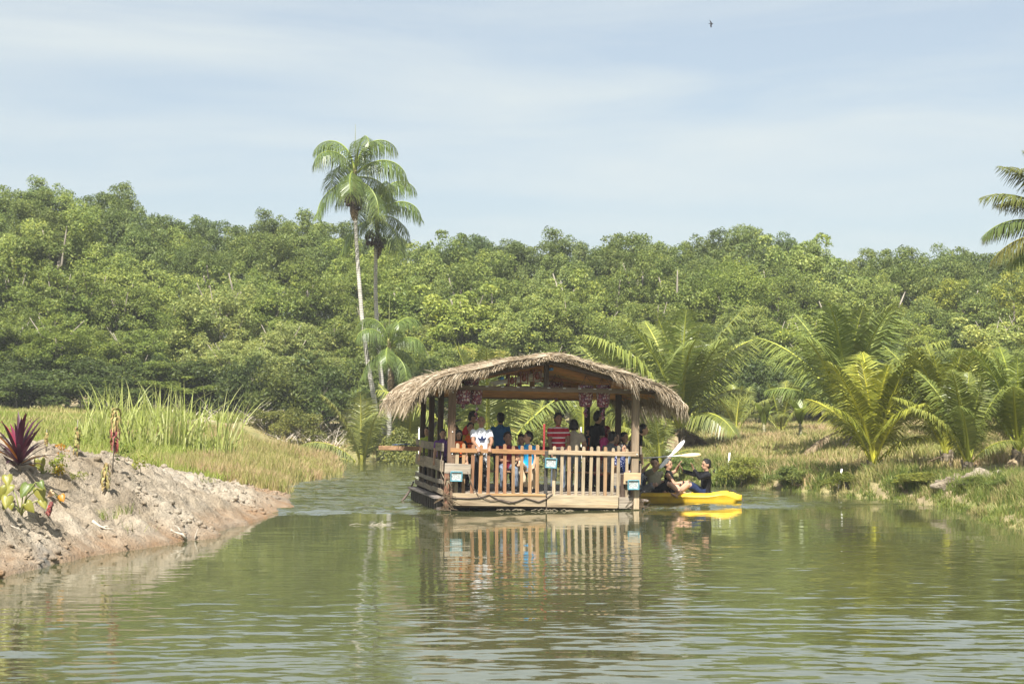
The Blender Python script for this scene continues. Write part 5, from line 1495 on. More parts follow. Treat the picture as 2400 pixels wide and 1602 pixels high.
# baskets and lanterns hanging from the roof
def basket_mat():
    n = NT('shell_basket'); v = n.n('ShaderNodeTexVoronoi', {'Vector': n.coord('Object'), 'Scale': 34.0}).outputs['Color']
    s = n.n('ShaderNodeSeparateColor', {0: v}).outputs[0]
    c = n.ramp(s, [(0, (0.12, 0.025, 0.045)), (.3, (0.27, 0.07, 0.09)), (.52, (0.33, 0.15, 0.19)), (.66, (0.58, 0.50, 0.48)), (.82, (0.18, 0.09, 0.17)), (1, (0.40, 0.18, 0.07))], 'CONSTANT')
    return n.done(c, .6, .3, n.bump(s, .5, .01))
M_BASK = basket_mat()
def basket(x, y, z, w, h, label, tail=.25):
    o = empty('hanging_basket', on_raft(x, y, z), (0, R(1.25), RA))
    b = MB(); b.tube([(0, 0, -h), (0, 0, -h + .02), (0, 0, -h * .5), (0, 0, -.02), (0, 0, 0)], [w * .30, w * .40, w * .46, w * .5, w * .5], 14); b.build('shell', M_BASK, o, True)
    b = MB(); b.tube([(0, 0, -h), (0, 0, -h - tail)], .006, 5)
    for k in range(3): b.ball((.012 * (-1) ** k, 0, -h - tail * (k + 1) / 3), (.035, .035, .045), 8, 6)
    b.build('tassel', M_BASK, o, True)
    b = MB()
    for a in (0, 2.1, 4.2): b.tube([(w * .48 * math.cos(a), w * .48 * math.sin(a), -.01), (0, 0, .22)], .004, 4)
    b.build('cord', M_CABLE, o)
    tag(o, label, 'basket', 'hanging shell baskets')
basket(-1.52, .35, 2.80, .36, .30, 'upper shell-covered basket hanging at the left end of the beam')
basket(-1.70, .25, 2.58, .36, .38, 'lower left shell-covered basket hanging beside the left front post', .05)
basket(-1.40, .30, 2.60, .26, .40, 'narrow shell-covered basket with a long tail hanging by the left post', .30)
basket(0.95, .30, 2.66, .33, .46, 'shell-covered basket with a small round tag, left of the right pair', .18)
basket(1.32, .25, 2.68, .32, .48, 'shell-covered basket nearest the right post above the man in black', .22)
basket(0.62, 2.0, 2.75, .34, .30, 'farther shell basket deep under the roof on the right', .1)
M_LAMP = plain('lamp_wood', (0.20, 0.06, 0.035), .45, .4, 0, 10., .3)
def lantern(x, y, z, label):
    o = empty('wooden_lantern', on_raft(x, y, z), (0, R(1.25), RA)); o.scale = (.9, .9, .8)
    b = MB()
    for sx in (-.085, .085): b.box(sx - .014, sx + .014, -.03, .03, -.28, .0, .004)
    b.box(-.10, .10, -.03, .03, .001, .03, .004); b.box(-.10, .10, -.03, .03, -.31, -.281, .004)
    b.build('frame', M_LAMP, o)
    b = MB(); b.tube([(0, 0, -.02), (0, 0, -.06), (0, 0, -.11), (0, 0, -.17), (0, 0, -.22), (0, 0, -.24)], [.02, .03, .055, .062, .045, .02], 12); b.build('lamp_body', M_LAMP, o, True)
    tag(o, label, 'lantern', 'wooden lanterns under the gable')
lantern(-.68, .12, 2.83, 'lowest and leftmost of the three reddish wooden lanterns under the gable')
lantern(-.42, .12, 2.90, 'middle one of the three reddish wooden lanterns under the gable')
lantern(-.14, .12, 2.95, 'reddish wooden lantern next to the king post under the gable')

# ------------------------------------------------------------------ people
def cloth(name, c, nscale=9.0, amt=.18):
    n = NT(name); co = n.coord('Object')
    f = n.noise(co, nscale, 4, .6, .8); g = n.noise(n.coord('Object', (1, 1, .45)), 7.0, 3, .5, 1.2)
    return n.done(n.mix(1.0, c, n.ramp(f, [(.3, 1 - amt), (.7, 1 + amt)]), 'MULTIPLY'), .85, .12, n.bump(g, .9, .03))
def skin(name, c):
    n = NT(name); f = n.noise(n.coord('Object'), 14.0, 3)
    return n.done(n.mix(1.0, c, n.ramp(f, [(.3, .88), (.7, 1.1)]), 'MULTIPLY'), .5, .35)
SK = {'d': skin('skin_deep', (0.27, 0.145, 0.09)), 'm': skin('skin_brown', (0.43, 0.25, 0.16)), 'l': skin('skin_light', (0.52, 0.32, 0.21))}
M_HAIR = plain('black_hair', (0.012, 0.010, 0.009), .45, .4, 0, 60., .4)
M_EYE = plain('eye_dark', (0.02, 0.012, 0.01), .3, .5)
M_LIP = plain('lip', (0.20, 0.075, 0.06), .5, .3)
M_SHOE = plain('shoe', (0.05, 0.045, 0.045), .6, .3)
CL = {k: cloth('cloth_' + k, v) for k, v in dict(white=(0.80, 0.81, 0.84), navy=(0.02, 0.03, 0.075), black=(0.014, 0.014, 0.016), red=(0.52, 0.03, 0.03), maroon=(0.19, 0.02, 0.045), cyan=(0.02, 0.33, 0.68), blue=(0.03, 0.16, 0.36), khaki=(0.50, 0.40, 0.27), beige=(0.56, 0.48, 0.38),
      purple=(0.15, 0.06, 0.24), olive=(0.29, 0.27, 0.185), lime=(0.42, 0.48, 0.08), grey=(0.22, 0.22, 0.23), pink=(0.62, 0.06, 0.26), lblue=(0.30, 0.38, 0.48), gold=(0.42, 0.26, 0.03), orange=(0.85, 0.13, 0.02), rose=(0.22, 0.035, 0.05), steel=(0.13, 0.17, 0.24)).items()}
def jeans(name, lo, hi):
    n = NT(name); f = n.noise(n.coord('Object', (1, 1, .5)), 9.0, 5, .65, 1.0)
    return n.done(n.ramp(f, [(.36, lo), (.62, hi)]), .85, .1, n.bump(f, .6, .02))
CL['jeans'] = jeans('jeans', (0.035, 0.05, 0.085), (0.22, 0.26, 0.32))
CL['paledenim'] = jeans('pale_denim', (0.16, 0.20, 0.24), (0.36, 0.40, 0.43))
CL['printed'] = NT('printed_trousers'); _n = CL['printed']; _f = _n.noise(_n.coord('Object', (2.5, 2.5, 1)), 7.0, 4, .6, 1.5)
_x = _n.n('ShaderNodeSeparateXYZ', {0: _n.coord('Object')}).outputs[0]
CL['printed'] = _n.done(_n.mix(_n.math('MULTIPLY', _n.ramp(_f, [(.53, 0), (.56, 1)]), _n.ramp(_x, [(0.03, 0), (.05, 1)])), (0.025, 0.027, 0.035), (0.62, 0.62, 0.62)), .85, .12)
_n = NT('striped_polo'); _z = _n.n('ShaderNodeSeparateXYZ', {0: _n.coord('Object')}).outputs[2]
_m = _n.math('PINGPONG', _n.math('ADD', _z, 0.02), 0.054)
CL['striped'] = _n.done(_n.mix(_n.ramp(_m, [(.0, 1.0), (.24, 1.0), (.27, 0.0)], 'LINEAR') if False else _n.math('LESS_THAN', _m, 0.0125), (0.46, 0.022, 0.045), (0.78, 0.74, 0.74)), .85, .12, _n.bump(_n.noise(_n.coord('Object'), 8, 3), .6, .02))
_n = NT('dotted_cloth'); _v = _n.n('ShaderNodeTexVoronoi', {'Vector': _n.coord('Object'), 'Scale': 32.0}).outputs['Distance']
CL['dotted'] = _n.done(_n.mix(_n.math('LESS_THAN', _v, .26), (0.018, 0.03, 0.11), (0.60, 0.62, 0.70)), .85, .12)

def rotx(v, a): return Vector((v.x, v.y * math.cos(a) - v.z * math.sin(a), v.y * math.sin(a) + v.z * math.cos(a)))

def decal(name, body, parent, x0, x1, z0, z1, nx, nz_, inside, mat, off=.004):
    """a print on the chest: grid cells that lie inside the shape, pressed onto the body's front"""
    bvh = BVHTree.FromPolygons([v.co.copy() for v in body.data.vertices], [tuple(p.vertices) for p in body.data.polygons])
    idx, V, F = {}, [], []
    def vert(i, j):
        if (i, j) not in idx:
            x = x0 + (x1 - x0) * i / nx; z = z0 + (z1 - z0) * j / nz_
            hit = bvh.ray_cast(Vector((x, -2, z)), Vector((0, 1, 0)))
            if hit[0] is None: return None
            idx[(i, j)] = len(V); V.append((x, hit[0].y - off, z))
        return idx[(i, j)]
    for i in range(nx):
        for j in range(nz_):
            if inside((i + .5) / nx, (j + .5) / nz_):
                q = [vert(i, j), vert(i+1, j), vert(i+1, j+1), vert(i, j+1)]
                if None not in q: F.append(q)
    return link(name, np_mesh(name, V, np.array(F), [mat]), parent)

def person(loc, rz, label, h=1.68, pose='stand', shirt='white', pants='jeans', sk='m', sleeve='short', lean=0, side=0, twist=0, yaw=0, pitch=0, tilt=0, hands=None, hint=None,
           hair='short', fat=1.0, seat=.44, vest=False, legs='long', voxel=.0155, face=True, knees=None, feet=None, spread=0.0, curl=.5, group=None, handdir=None):
    """one figure facing -y with its feet (or the seat's floor) at the origin"""
    s = h / 1.70
    PR = []                                              # shapes to fuse: (builder, material)
    def add(fn, m):
        b = MB(); fn(b); PR.append((b, m))
    C = Vector((0, 0, .93)) if pose == 'stand' else Vector((0, 0, seat / s + .10)) if pose == 'sit' else Vector((0, 0, .11))
    u = Vector((math.sin(R(side)), -math.sin(R(lean)), math.cos(R(lean)) * math.cos(R(side)))).normalized()
    a = Vector((math.cos(R(twist)), math.sin(R(twist)), 0)); a = (a - u * a.dot(u)).normalized()
    fwd = a.cross(u) * -1
    if fwd.y > 0: fwd = -fwd
    f_ = fat
    add(lambda b: b.tube([C - u*.11, C - u*.07, C + u*.02, C + u*.13, C + u*.29, C + u*.40, C + u*.465, C + u*.50], [(.10*f_, .07*f_), (.165*f_, .115*f_), (.168*f_, .122*f_), (.155*f_, .118*f_), (.172*f_, .120*f_), (.175*f_, .105), (.12, .075), (.06, .05)], 20, side=a), 1)
    add(lambda b: b.tube([C - u*.14, C - u*.08, C + u*.0], [(.12, .09), (.158*f_, .112*f_), (.15*f_, .11*f_)], 16, side=a), 2)
    nb = C + u * .47
    hu = (u * .8 + Vector((0, 0, .35)) + fwd * .12).normalized()
    hc = nb + hu * .185
    add(lambda b: b.tube([C + u*.42, nb, hc - hu*.05], [.062, .054, .052], 12), 0)
    HM = Euler((R(pitch), R(tilt), R(yaw + twist * .5)), 'XYZ').to_matrix()
    HM = (Matrix.Rotation(R(yaw), 3, 'Z') @ Matrix.Rotation(R(pitch), 3, 'X') @ Matrix.Rotation(R(tilt), 3, 'Y'))
    HS = 1.10                                            # head a little large, as in the photograph
    def hp(x, y, z): return hc + HM @ (Vector((x, y, z)) * HS)
    H4 = HM.to_4x4() @ Matrix.Scale(HS, 4)
    add(lambda b: b.ball(hp(0, .006, .018), (.077, .094, .100), 16, 12, H4), 0)
    add(lambda b: b.ball(hp(0, -.026, -.052), (.057, .062, .062), 14, 10, H4), 0)
    add(lambda b: b.tube([hp(0, -.080, .022), hp(0, -.098, -.010), hp(0, -.104, -.022), hp(0, -.085, -.030)], [.008, .012, .015, .010], 8), 0)
    for sg in (-1, 1):
        add(lambda b, sg=sg: b.ball(hp(sg * .078, .008, -.004), (.012, .020, .030), 8, 8, H4), 0)
    # arms
    hands = hands or {}; hint = hint or {}; handdir = handdir or {}
    slv = 1 if sleeve == 'long' else 0
    for sg in (-1, 1):
        S = C + u * .425 + a * (sg * .172 * (0.6 + .4 * f_))
        T = Vector(hands[sg]) / s if sg in hands else S + Vector((sg * .07, -.06, -.53))
        d = T - S; L1, L2 = .285, .255; D = min(d.length, L1 + L2 - .005); dn = d.normalized(); T = S + dn * D
        c = (L1*L1 - L2*L2 + D*D) / (2*D); hh_ = math.sqrt(max(0, L1*L1 - c*c))
        hv = Vector(hint.get(sg, (sg * .5, .6, -.8))); hv = (hv - dn * hv.dot(dn)).normalized()
        E = S + dn * c + hv * hh_
        add(lambda b, S=S, E=E: b.tube([S + (S - E).normalized() * .03, S, S.lerp(E, .5), E], [.045, .056, .048, .041], 12), slv if sleeve != 'short' else None)
        add(lambda b, T=T, E=E: b.tube([E + (E - T).normalized() * .01, E.lerp(T, .3), T], [.041, .042, .028], 12), slv)
        if sleeve == 'short':
            q = S.lerp(E, .62)
            add(lambda b, E=E, q=q: b.tube([q.lerp(E, .06), q.lerp(E, .4), q.lerp(E, .7), E], [.046, .045, .043, .041], 12), 0)
            add(lambda b, S=S, q=q: b.tube([S - (q - S).normalized() * .05, S, S.lerp(q, .5), q], [.05, .072, .070, .068], 14), 1)
        elif sleeve == 'long':
            add(lambda b, S=S, E=E, T=T: b.tube([S - (E - S).normalized() * .05, S, S.lerp(E, .6), E, E.lerp(T, .5), E.lerp(T, .93)], [.05, .07, .062, .056, .05, .040], 14), 1)
        # hand: palm, four fingers, thumb
        hd = Vector(handdir.get(sg, (T - E).normalized())).normalized()
        wv = Vector((1, 0, 0)) if abs(hd.x) < .8 else Vector((0, 1, 0))
        wv = (wv - hd * wv.dot(hd)).normalized(); pn = hd.cross(wv)
        if pn.y * (1 if hd.z > -.2 else -1) > 0: pn = -pn
        add(lambda b, T=T, hd=hd, wv=wv: b.tube([T - hd*.012, T + hd*.03, T + hd*.075, T + hd*.092], [(.026, .018), (.036, .017), (.041, .015), (.034, .011)], 12, side=wv), 0)
        for k, (o_, fl) in enumerate(((-.030, .066), (-.010, .078), (.011, .074), (.031, .058))):
            fd = (hd + wv * (o_ * (2.0 + spread * 9))).normalized(); b0 = T + hd * .082 + wv * o_
            m1 = b0 + fd * fl * .5 + pn * (curl * .012); m2 = m1 + (fd * (1 - curl * .35) + pn * curl).normalized() * fl * .5
            add(lambda b, b0=b0, m1=m1, m2=m2: b.tube([b0, m1, m2], [.0095, .0088, .0072], 7), 0)
        td = (wv * -sg * .75 + hd * .75 + pn * .25).normalized(); t0 = T + hd * .02 - wv * sg * .026
        add(lambda b, t0=t0, td=td, hd=hd: b.tube([t0, t0 + td * .035, t0 + td * .05 + hd * .025], [.013, .011, .008], 7), 0)
    # legs
    lg = 2 if legs == 'long' else 0
    for i, sg in enumerate((-1, 1)):
        hj = C + a * (sg * .088 * (.5 + .5 * f_)) - u * .04
        if pose == 'stand': K, A = Vector((sg * .10, -.025, .50)), Vector((sg * .11, .02, .085))
        elif pose == 'sit': K, A = C + Vector((sg * .15, -.42, .01)), Vector((sg * .14, -.38, .085))
        else: K, A = C + Vector((sg * .15, -.40, .22)), C + Vector((sg * .12, -.70, -.03))
        if knees and sg in knees: K = Vector(knees[sg]) / s
        if feet and sg in feet: A = Vector(feet[sg]) / s
        add(lambda b, hj=hj, K=K: b.tube([hj + (hj - K).normalized() * .03, hj, hj.lerp(K, .5), K], [.07, .090, .076, .056], 14), lg if legs == 'bare' else None)
        add(lambda b, K=K, A=A: b.tube([K, K.lerp(A, .3), A], [.054, .056, .036], 12), lg)
        if legs == 'long':
            add(lambda b, hj=hj, K=K: b.tube([hj + (hj - K).normalized() * .03, hj, hj.lerp(K, .5), K], [.08, .100, .088, .070], 14), 2)
            add(lambda b, K=K, A=A: b.tube([K, K.lerp(A, .4), K.lerp(A, .95)], [.070, .066, .058], 12), 2)
        elif legs == 'shorts':
            q = hj.lerp(K, .92); add(lambda b, hj=hj, q=q: b.tube([hj + (hj - q).normalized() * .04, hj, hj.lerp(q, .5), q], [.08, .105, .098, .088], 14), 2)
        fd = Vector((0, -1, 0)) if pose != 'kayak' else (Vector((0, -.5, .8))).normalized()
        if pose == 'kayak': fd = Vector((0, -.75, .55)).normalized()
        add(lambda b, A=A, fd=fd: b.tube([A - fd * .05 + Vector((0, 0, -.035)), A + fd * .02 + Vector((0, 0, -.03)), A + fd * .11 + Vector((0, 0, -.052)), A + fd * .165 + Vector((0, 0, -.058))], [(.030, .028), (.040, .045), (.045, .028), (.03, .018)], 12, side=(1, 0, 0)), 3 if pose != 'kayak' else 0)
    # fuse
    V, F, KD, KM = [], [], [], []
    for b, m in PR:
        k = len(V); V += [Vector(p) * s for p in b.v]; F += [tuple(i + k for i in f) for f in b.f]
        if m is None: continue
        for f in b.f:                                     # nearest shape decides skin or cloth
            KD.append(sum((Vector(b.v[i]) for i in f), Vector()) / len(f) * s); KM.append(m)
        for p in b.v: KD.append(Vector(p) * s); KM.append(m)
    me = bpy.data.meshes.new('tmp'); me.from_pydata([tuple(v) for v in V], [], F); me.update()
    tmp = bpy.data.objects.new('tmp', me); col.objects.link(tmp)
    rm = tmp.modifiers.new('r', 'REMESH'); rm.mode = 'VOXEL'; rm.voxel_size = voxel
    sm = tmp.modifiers.new('s', 'SMOOTH'); sm.factor = .5; sm.iterations = 2
    dg = bpy.context.evaluated_depsgraph_get(); dg.update()
    body = bpy.data.meshes.new_from_object(tmp.evaluated_get(dg), depsgraph=dg)
    bpy.data.objects.remove(tmp); bpy.data.meshes.remove(me)
    kd = KDTree(len(KD))
    for i, p in enumerate(KD): kd.insert(p, i)
    kd.balance()
    body.materials.clear()
    for m in (SK[sk], CL[shirt], CL[pants], M_SHOE): body.materials.append(m)
    body.polygons.foreach_set('material_index', [KM[kd.find(p.center)[1]] for p in body.polygons])
    body.polygons.foreach_set('use_smooth', [True] * len(body.polygons)); body.update()
    body.name = 'body'
    t = empty('person', loc, (0, 0, rz))
    bo = link('body', body, t)
    # hair and face
    def hpw(x, y, z): return hp(x, y, z) * s
    S4 = Matrix.Scale(s, 4)
    if hair:
        b = MB()
        if hair in ('short', 'bob', 'long'):
            rr_ = random.Random(int(abs(loc[0]) * 1000))
            b.ball(hpw(0, .020, .034), (.083 * s, .093 * s, .098 * s), 18, 12, H4)
            b.ball(hpw(0, .045, -.005), (.078 * s, .066 * s, .085 * s), 14, 10, H4)
            for k in range(46):                           # uneven locks break the smooth outline
                th, ph = rr_.uniform(0, 6.28), rr_.uniform(.15, 1.45)
                v = Vector((math.cos(th) * math.cos(ph), math.sin(th) * math.cos(ph), math.sin(ph)))
                if v.y < -.5 and v.z < .55: continue
                q = Vector((v.x * .080, .020 + v.y * .090, .034 + v.z * .094)); e = q + v * .006 + Vector((rr_.gauss(0, .012), -.012, rr_.gauss(0, .008)))
                b.tube([hp(*q) * s, hp(*e) * s], [.016 * s, .006 * s], 5)
        if hair in ('bob', 'long'):
            zl = -.10 if hair == 'bob' else -.20
            for sg in (-1, 1):
                b.tube([hpw(sg * .070, .01, .05), hpw(sg * .085, .02, -.03), hpw(sg * .078, .02, zl)], [(.03*s, .05*s), (.03*s, .06*s), (.022*s, .05*s)], 12, side=HM @ Vector((1, 0, 0)))
            b.tube([hpw(0, .06, .05), hpw(0, .085, -.04), hpw(0, .072, zl)], [(.08*s, .04*s), (.085*s, .035*s), (.07*s, .025*s)], 14, side=HM @ Vector((1, 0, 0)))
        if hair == 'cap':
            b.ball(hpw(0, .012, .040), (.086 * s, .104 * s, .085 * s), 18, 10, H4)
            b.tube([hpw(0, -.07, .05), hpw(0, -.15, .038), hpw(0, -.17, .03)], [(.075*s, .008*s), (.06*s, .007*s), (.03*s, .005*s)], 12, side=HM @ Vector((1, 0, 0)))
        if hair in ('hijab', 'hijabm'):
            b.ball(hpw(0, .024, .030), (.094 * s, .105 * s, .112 * s), 18, 12, H4)
            for sg in (-1, 1): b.tube([hpw(sg * .07, .0, .05), hpw(sg * .084, -.01, -.04), hpw(sg * .05, -.03, -.12), hpw(sg * .02, -.04, -.19)], [.03*s, .034*s, .045*s, .05*s], 10)
            b.tube([hpw(0, .05, .04), hpw(0, .07, -.08), (nb + u * -.02) * s, (nb - u * .16) * s], [(.08*s, .05*s), (.10*s, .07*s), (.17*s, .12*s), (.20*s, .15*s)], 16, side=a)
        mt = {'hijab': CL['pink'], 'hijabm': CL['rose'], 'cap': CL['black']}.get(hair, M_HAIR)
        b.build('headscarf' if 'hijab' in hair else 'cap' if hair == 'cap' else 'hair', mt, t, True)
    if face:
        for sg in (-1, 1):
            b = MB(); b.ball(hpw(sg * .031, -.079, .006), (.013 * s, .009 * s, .0065 * s), 8, 6, H4); b.build('eye', M_EYE, t, True)
            b = MB(); b.tube([hpw(sg * .014, -.086, .026), hpw(sg * .033, -.084, .031), hpw(sg * .050, -.070, .026)], [.004*s, .005*s, .003*s], 5); b.build('eyebrow', M_HAIR, t, True)
        b = MB(); b.tube([hpw(-.024, -.074, -.062), hpw(0, -.087, -.060), hpw(.024, -.074, -.062)], [.003*s, .0075*s, .003*s], 6); b.build('mouth', M_LIP, t, True)
    if vest:
        b = MB(); g = .035
        b.tube([(C + u*.02) * s, (C + u*.04) * s, (C + u*.18) * s, (C + u*.32) * s, (C + u*.43) * s, (C + u*.47) * s], [((.15*f_+g)*s, (.10*f_+g)*s), ((.162*f_+g)*s, (.122*f_+g)*s), ((.156*f_+g)*s, (.126*f_+g)*s), ((.162*f_+g)*s, (.128*f_+g)*s), ((.15+g*.5)*s, (.10+g)*s), ((.09+g*.5)*s, (.07+g)*s)], 20, side=a)
        vo = b.build('life_vest', CL['orange'], t, True)
        b = MB()
        for q in (.08, .24):
            rr2 = [((.165*f_+g)*s + .004, (.130*f_+g)*s + .004)] * 2
            b.tube([(C + u*q) * s, (C + u*(q+.035)) * s], rr2, 20, side=a)
        bb = b.build('belt', CL['black'], vo, True)
    tag(t, label, 'person', group)
    t['_head'] = 0
    del t['_head']
    return t, bo, s

def spot(px, v):
    """point on the deck seen at that pixel column, v metres behind the front edge"""
    k = (px - 1200.0) / FPX; c_, s_ = math.cos(RA), math.sin(RA)
    u_ = (k * (RC.y + v * c_) - RC.x + v * s_) / (c_ - k * s_)
    return on_raft(u_, v, DECK), u_
def rider(px, top, v, label, face_deg=0, pose='stand', grow=1.0, h=None, **kw):
    p, u_ = spot(px, v)
    zt = at(px, top, p.y).z - p.z                         # how high the top of the head is over the deck
    if pose == 'stand':
        h = (h or zt / 1.0) * grow
    else:
        h = h or 1.66
        kw['seat'] = max(.30, zt - .845 * h / 1.70 * grow)
    return person(p, RA + R(face_deg), label, h, pose, **kw)
GP = 'passengers on the raft'
wm, wb, ws = rider(1127, 976, .33, 'bald man in a white shirt with a dark three-leaf logo leaning on the front rail', 0, shirt='white', pants='printed', sk='d', hair=None, fat=1.16, tilt=-5, yaw=-10, pitch=-3,
      hands={-1: (-.12, -.37, .955), 1: (.13, -.37, .955)}, hint={-1: (-.8, .2, -.7), 1: (.8, .2, -.7)}, handdir={-1: (.10, -.62, -.78), 1: (-.10, -.62, -.78)}, voxel=.0105, spread=.5, curl=.5, group=GP)
def trefoil(i, j):
    x, z = (i - .5) * 2, j * 2 - 1
    def lens(px_, pz, ax, az, L, w):
        dx, dz = px_, pz; t_ = (dx * ax + dz * az) / L; q = abs(dx * az - dz * ax)
        return 0 < t_ < 1 and q < w * math.sin(math.pi * min(1, t_) ** .85)
    if z > -.35: 
        ok = lens(x, z + .62, 0, 1, 1.58, .30) or lens(x + .10, z + .55, -.62, .785, 1.28, .26) or lens(x - .10, z + .55, .62, .785, 1.28, .26)
        return ok
    bands = (-.52 < z < -.40) or (-.72 < z < -.60) or (-.92 < z < -.80)
    return bands and abs(x) < .62 + z * .12
zc = 1.195 * ws
decal('shirt_logo', wb, wm, -.105, .105, zc - .085, zc + .095, 56, 50, trefoil, CL['navy'])
rider(1074, 1008, .45, 'girl with long dark hair in an orange life vest at the front left corner', 4, shirt='black', pants='black', hair='long', vest=True, pitch=22, sk='m', group=GP, fat=.95)
rider(1037, 1007, 1.35, 'man in a purple shirt looking out between the left posts', -10, shirt='purple', pants='black', group=GP, yaw=10)
rider(1083, 974, 2.3, 'man in a red shirt bending forward in profile at the left', 75, shirt='red', pants='black', lean=22, pitch=18, h=1.72, grow=1.0, group=GP)
rider(1102, 992, 1.5, 'youth with short hair in a gold and black shirt behind the bald man', 5, shirt='gold', pants='black', pitch=-4, vest=True, group=GP, sk='m')
rider(1172, 969, 2.9, 'man in a plain blue T-shirt seen from behind', 150, shirt='blue', pants='navy', face=False, yaw=25, group=GP)
rider(1186, 1014, .95, 'smiling man in a maroon polo shirt seated with arms on his knees', 0, 'sit', shirt='maroon', pants='jeans', sk='d', lean=16, hands={-1: (-.08, -.46, .66), 1: (.16, -.44, .66)}, pitch=-6, group=GP, fat=1.08)
rider(1237, 1014, .90, 'seated man in a bright blue shirt and khaki trousers turning his head left', -12, 'sit', shirt='cyan', pants='khaki', sk='m', lean=10, yaw=-62, hands={-1: (-.20, -.42, .62), 1: (.14, -.44, .58)}, knees={-1: (-.20, -.40, .62), 1: (.12, -.42, .50)}, feet={-1: (-.02, -.42, .12), 1: (.13, -.40, .08)}, group=GP)
rider(1221, 1022, 1.5, 'person half hidden behind the seated man in the bright blue shirt', -20, 'sit', shirt='steel', pants='black', group=GP, h=1.6)
rider(1307, 970, 1.05, 'man in a red polo shirt with white stripes standing by the centre post', 4, shirt='striped', pants='jeans', sk='d', yaw=4, hands={-1: (-.20, -.24, .86), 1: (.12, -.30, .92)}, hint={-1: (-1, .2, -.5), 1: (1, .2, -.4)}, group=GP, fat=1.04, voxel=.013)
rider(1344, 985, 1.6, 'woman with a black bob in a beige shirt seen from behind', 172, shirt='beige', pants='paledenim', hair='bob', face=False, sk='l', group=GP, hands={-1: (-.22, -.20, .95), 1: (.22, -.25, .92)}, fat=.95)
rider(1394, 965, 2.3, 'tall man in a black T-shirt facing away to the right', 112, shirt='black', pants='navy', sk='m', pitch=14, lean=6, group=GP, fat=.95)
rider(1377, 1000, 3.0, 'person in an orange life vest behind the tall man in black', 60, shirt='navy', pants='black', vest=True, group=GP)
rider(1402, 1028, 1.7, 'woman in a bright pink headscarf seated on the right bench', 70, 'sit', shirt='rose', pants='rose', hair='hijab', lean=14, h=1.58, group=GP, sk='m')
rider(1424, 1014, 1.25, 'man in a grey shirt seated with his back turned at the right', 128, 'sit', shirt='grey', pants='jeans', lean=14, pitch=14, face=False, group=GP)
rider(1421, 1000, 2.7, 'person in a maroon headscarf behind the right-hand passengers', 30, shirt='rose', pants='black', hair='hijabm', group=GP)
rider(1441, 1018, 1.45, 'youth in a red shirt under a grey jacket looking out at the right', 12, 'sit', shirt='red', pants='jeans', yaw=18, group=GP, h=1.6)
rider(1461, 1017, 1.75, 'youth with a tilted head behind the man in light blue', 20, 'sit', shirt='steel', pants='black', yaw=20, tilt=8, group=GP, h=1.62)
rider(1453, 1030, .75, 'man in a light blue shirt bending forward beside the right post', 62, 'sit', shirt='lblue', pants='jeans', lean=26, pitch=16, h=1.66, group=GP, sk='m')
rider(1452, 1058, .45, 'woman in a navy dress with white dots sitting by the right corner', 40, 'sit', shirt='dotted', pants='dotted', hair='long', lean=6, h=1.5, group=GP, sk='m')
rider(1476, 1034, .75, 'person leaning out past the right front post', 80, shirt='black', pants='black', lean=30, h=1.55, group=GP, sk='m')
rider(1001, 1002, 4.2, 'person in a lime green shirt at the rear left corner', -35, shirt='lime', pants='black', group=GP, sk='l')
rider(1066, 998, 2.9, 'small person with dark hair behind the left front post', 15, shirt='black', pants='black', group=GP)
rider(1048, 1042, 2.1, 'child in an orange life vest next to the man in purple', -15, shirt='navy', pants='black', vest=True, group=GP, sk='m')

# ------------------------------------------------------------------ kayak
n = NT('yellow_plastic'); _f = n.noise(n.coord('Object', (1, 1, 1)), 5.0, 4)
M_KAY = n.done(n.ramp(_f, [(.25, (0.50, 0.31, 0.06)), (.36, (0.70, 0.43, 0.03)), (.65, (0.77, 0.51, 0.04)), (.8, (0.80, 0.58, 0.12))]), .38, .45, n.bump(n.noise(n.coord('Object'), 30, 2), .12, .01))
M_PADW = plain('paddle_white', (0.80, 0.78, 0.74), .4, .4); M_PADO = plain('paddle_cream', (0.72, 0.50, 0.24), .45, .4)
KL, KR = Vector((2.30, 41.15, 0)), Vector((5.16, 40.35, 0))
kd_ = KR - KL; KLEN = kd_.length; KA = math.atan2(kd_.y, kd_.x); KC = (KL + KR) / 2
kay = empty('kayak', KC, (R(0), 0, KA)); tag(kay, 'yellow plastic sit-on kayak floating beside the raft', 'kayak')
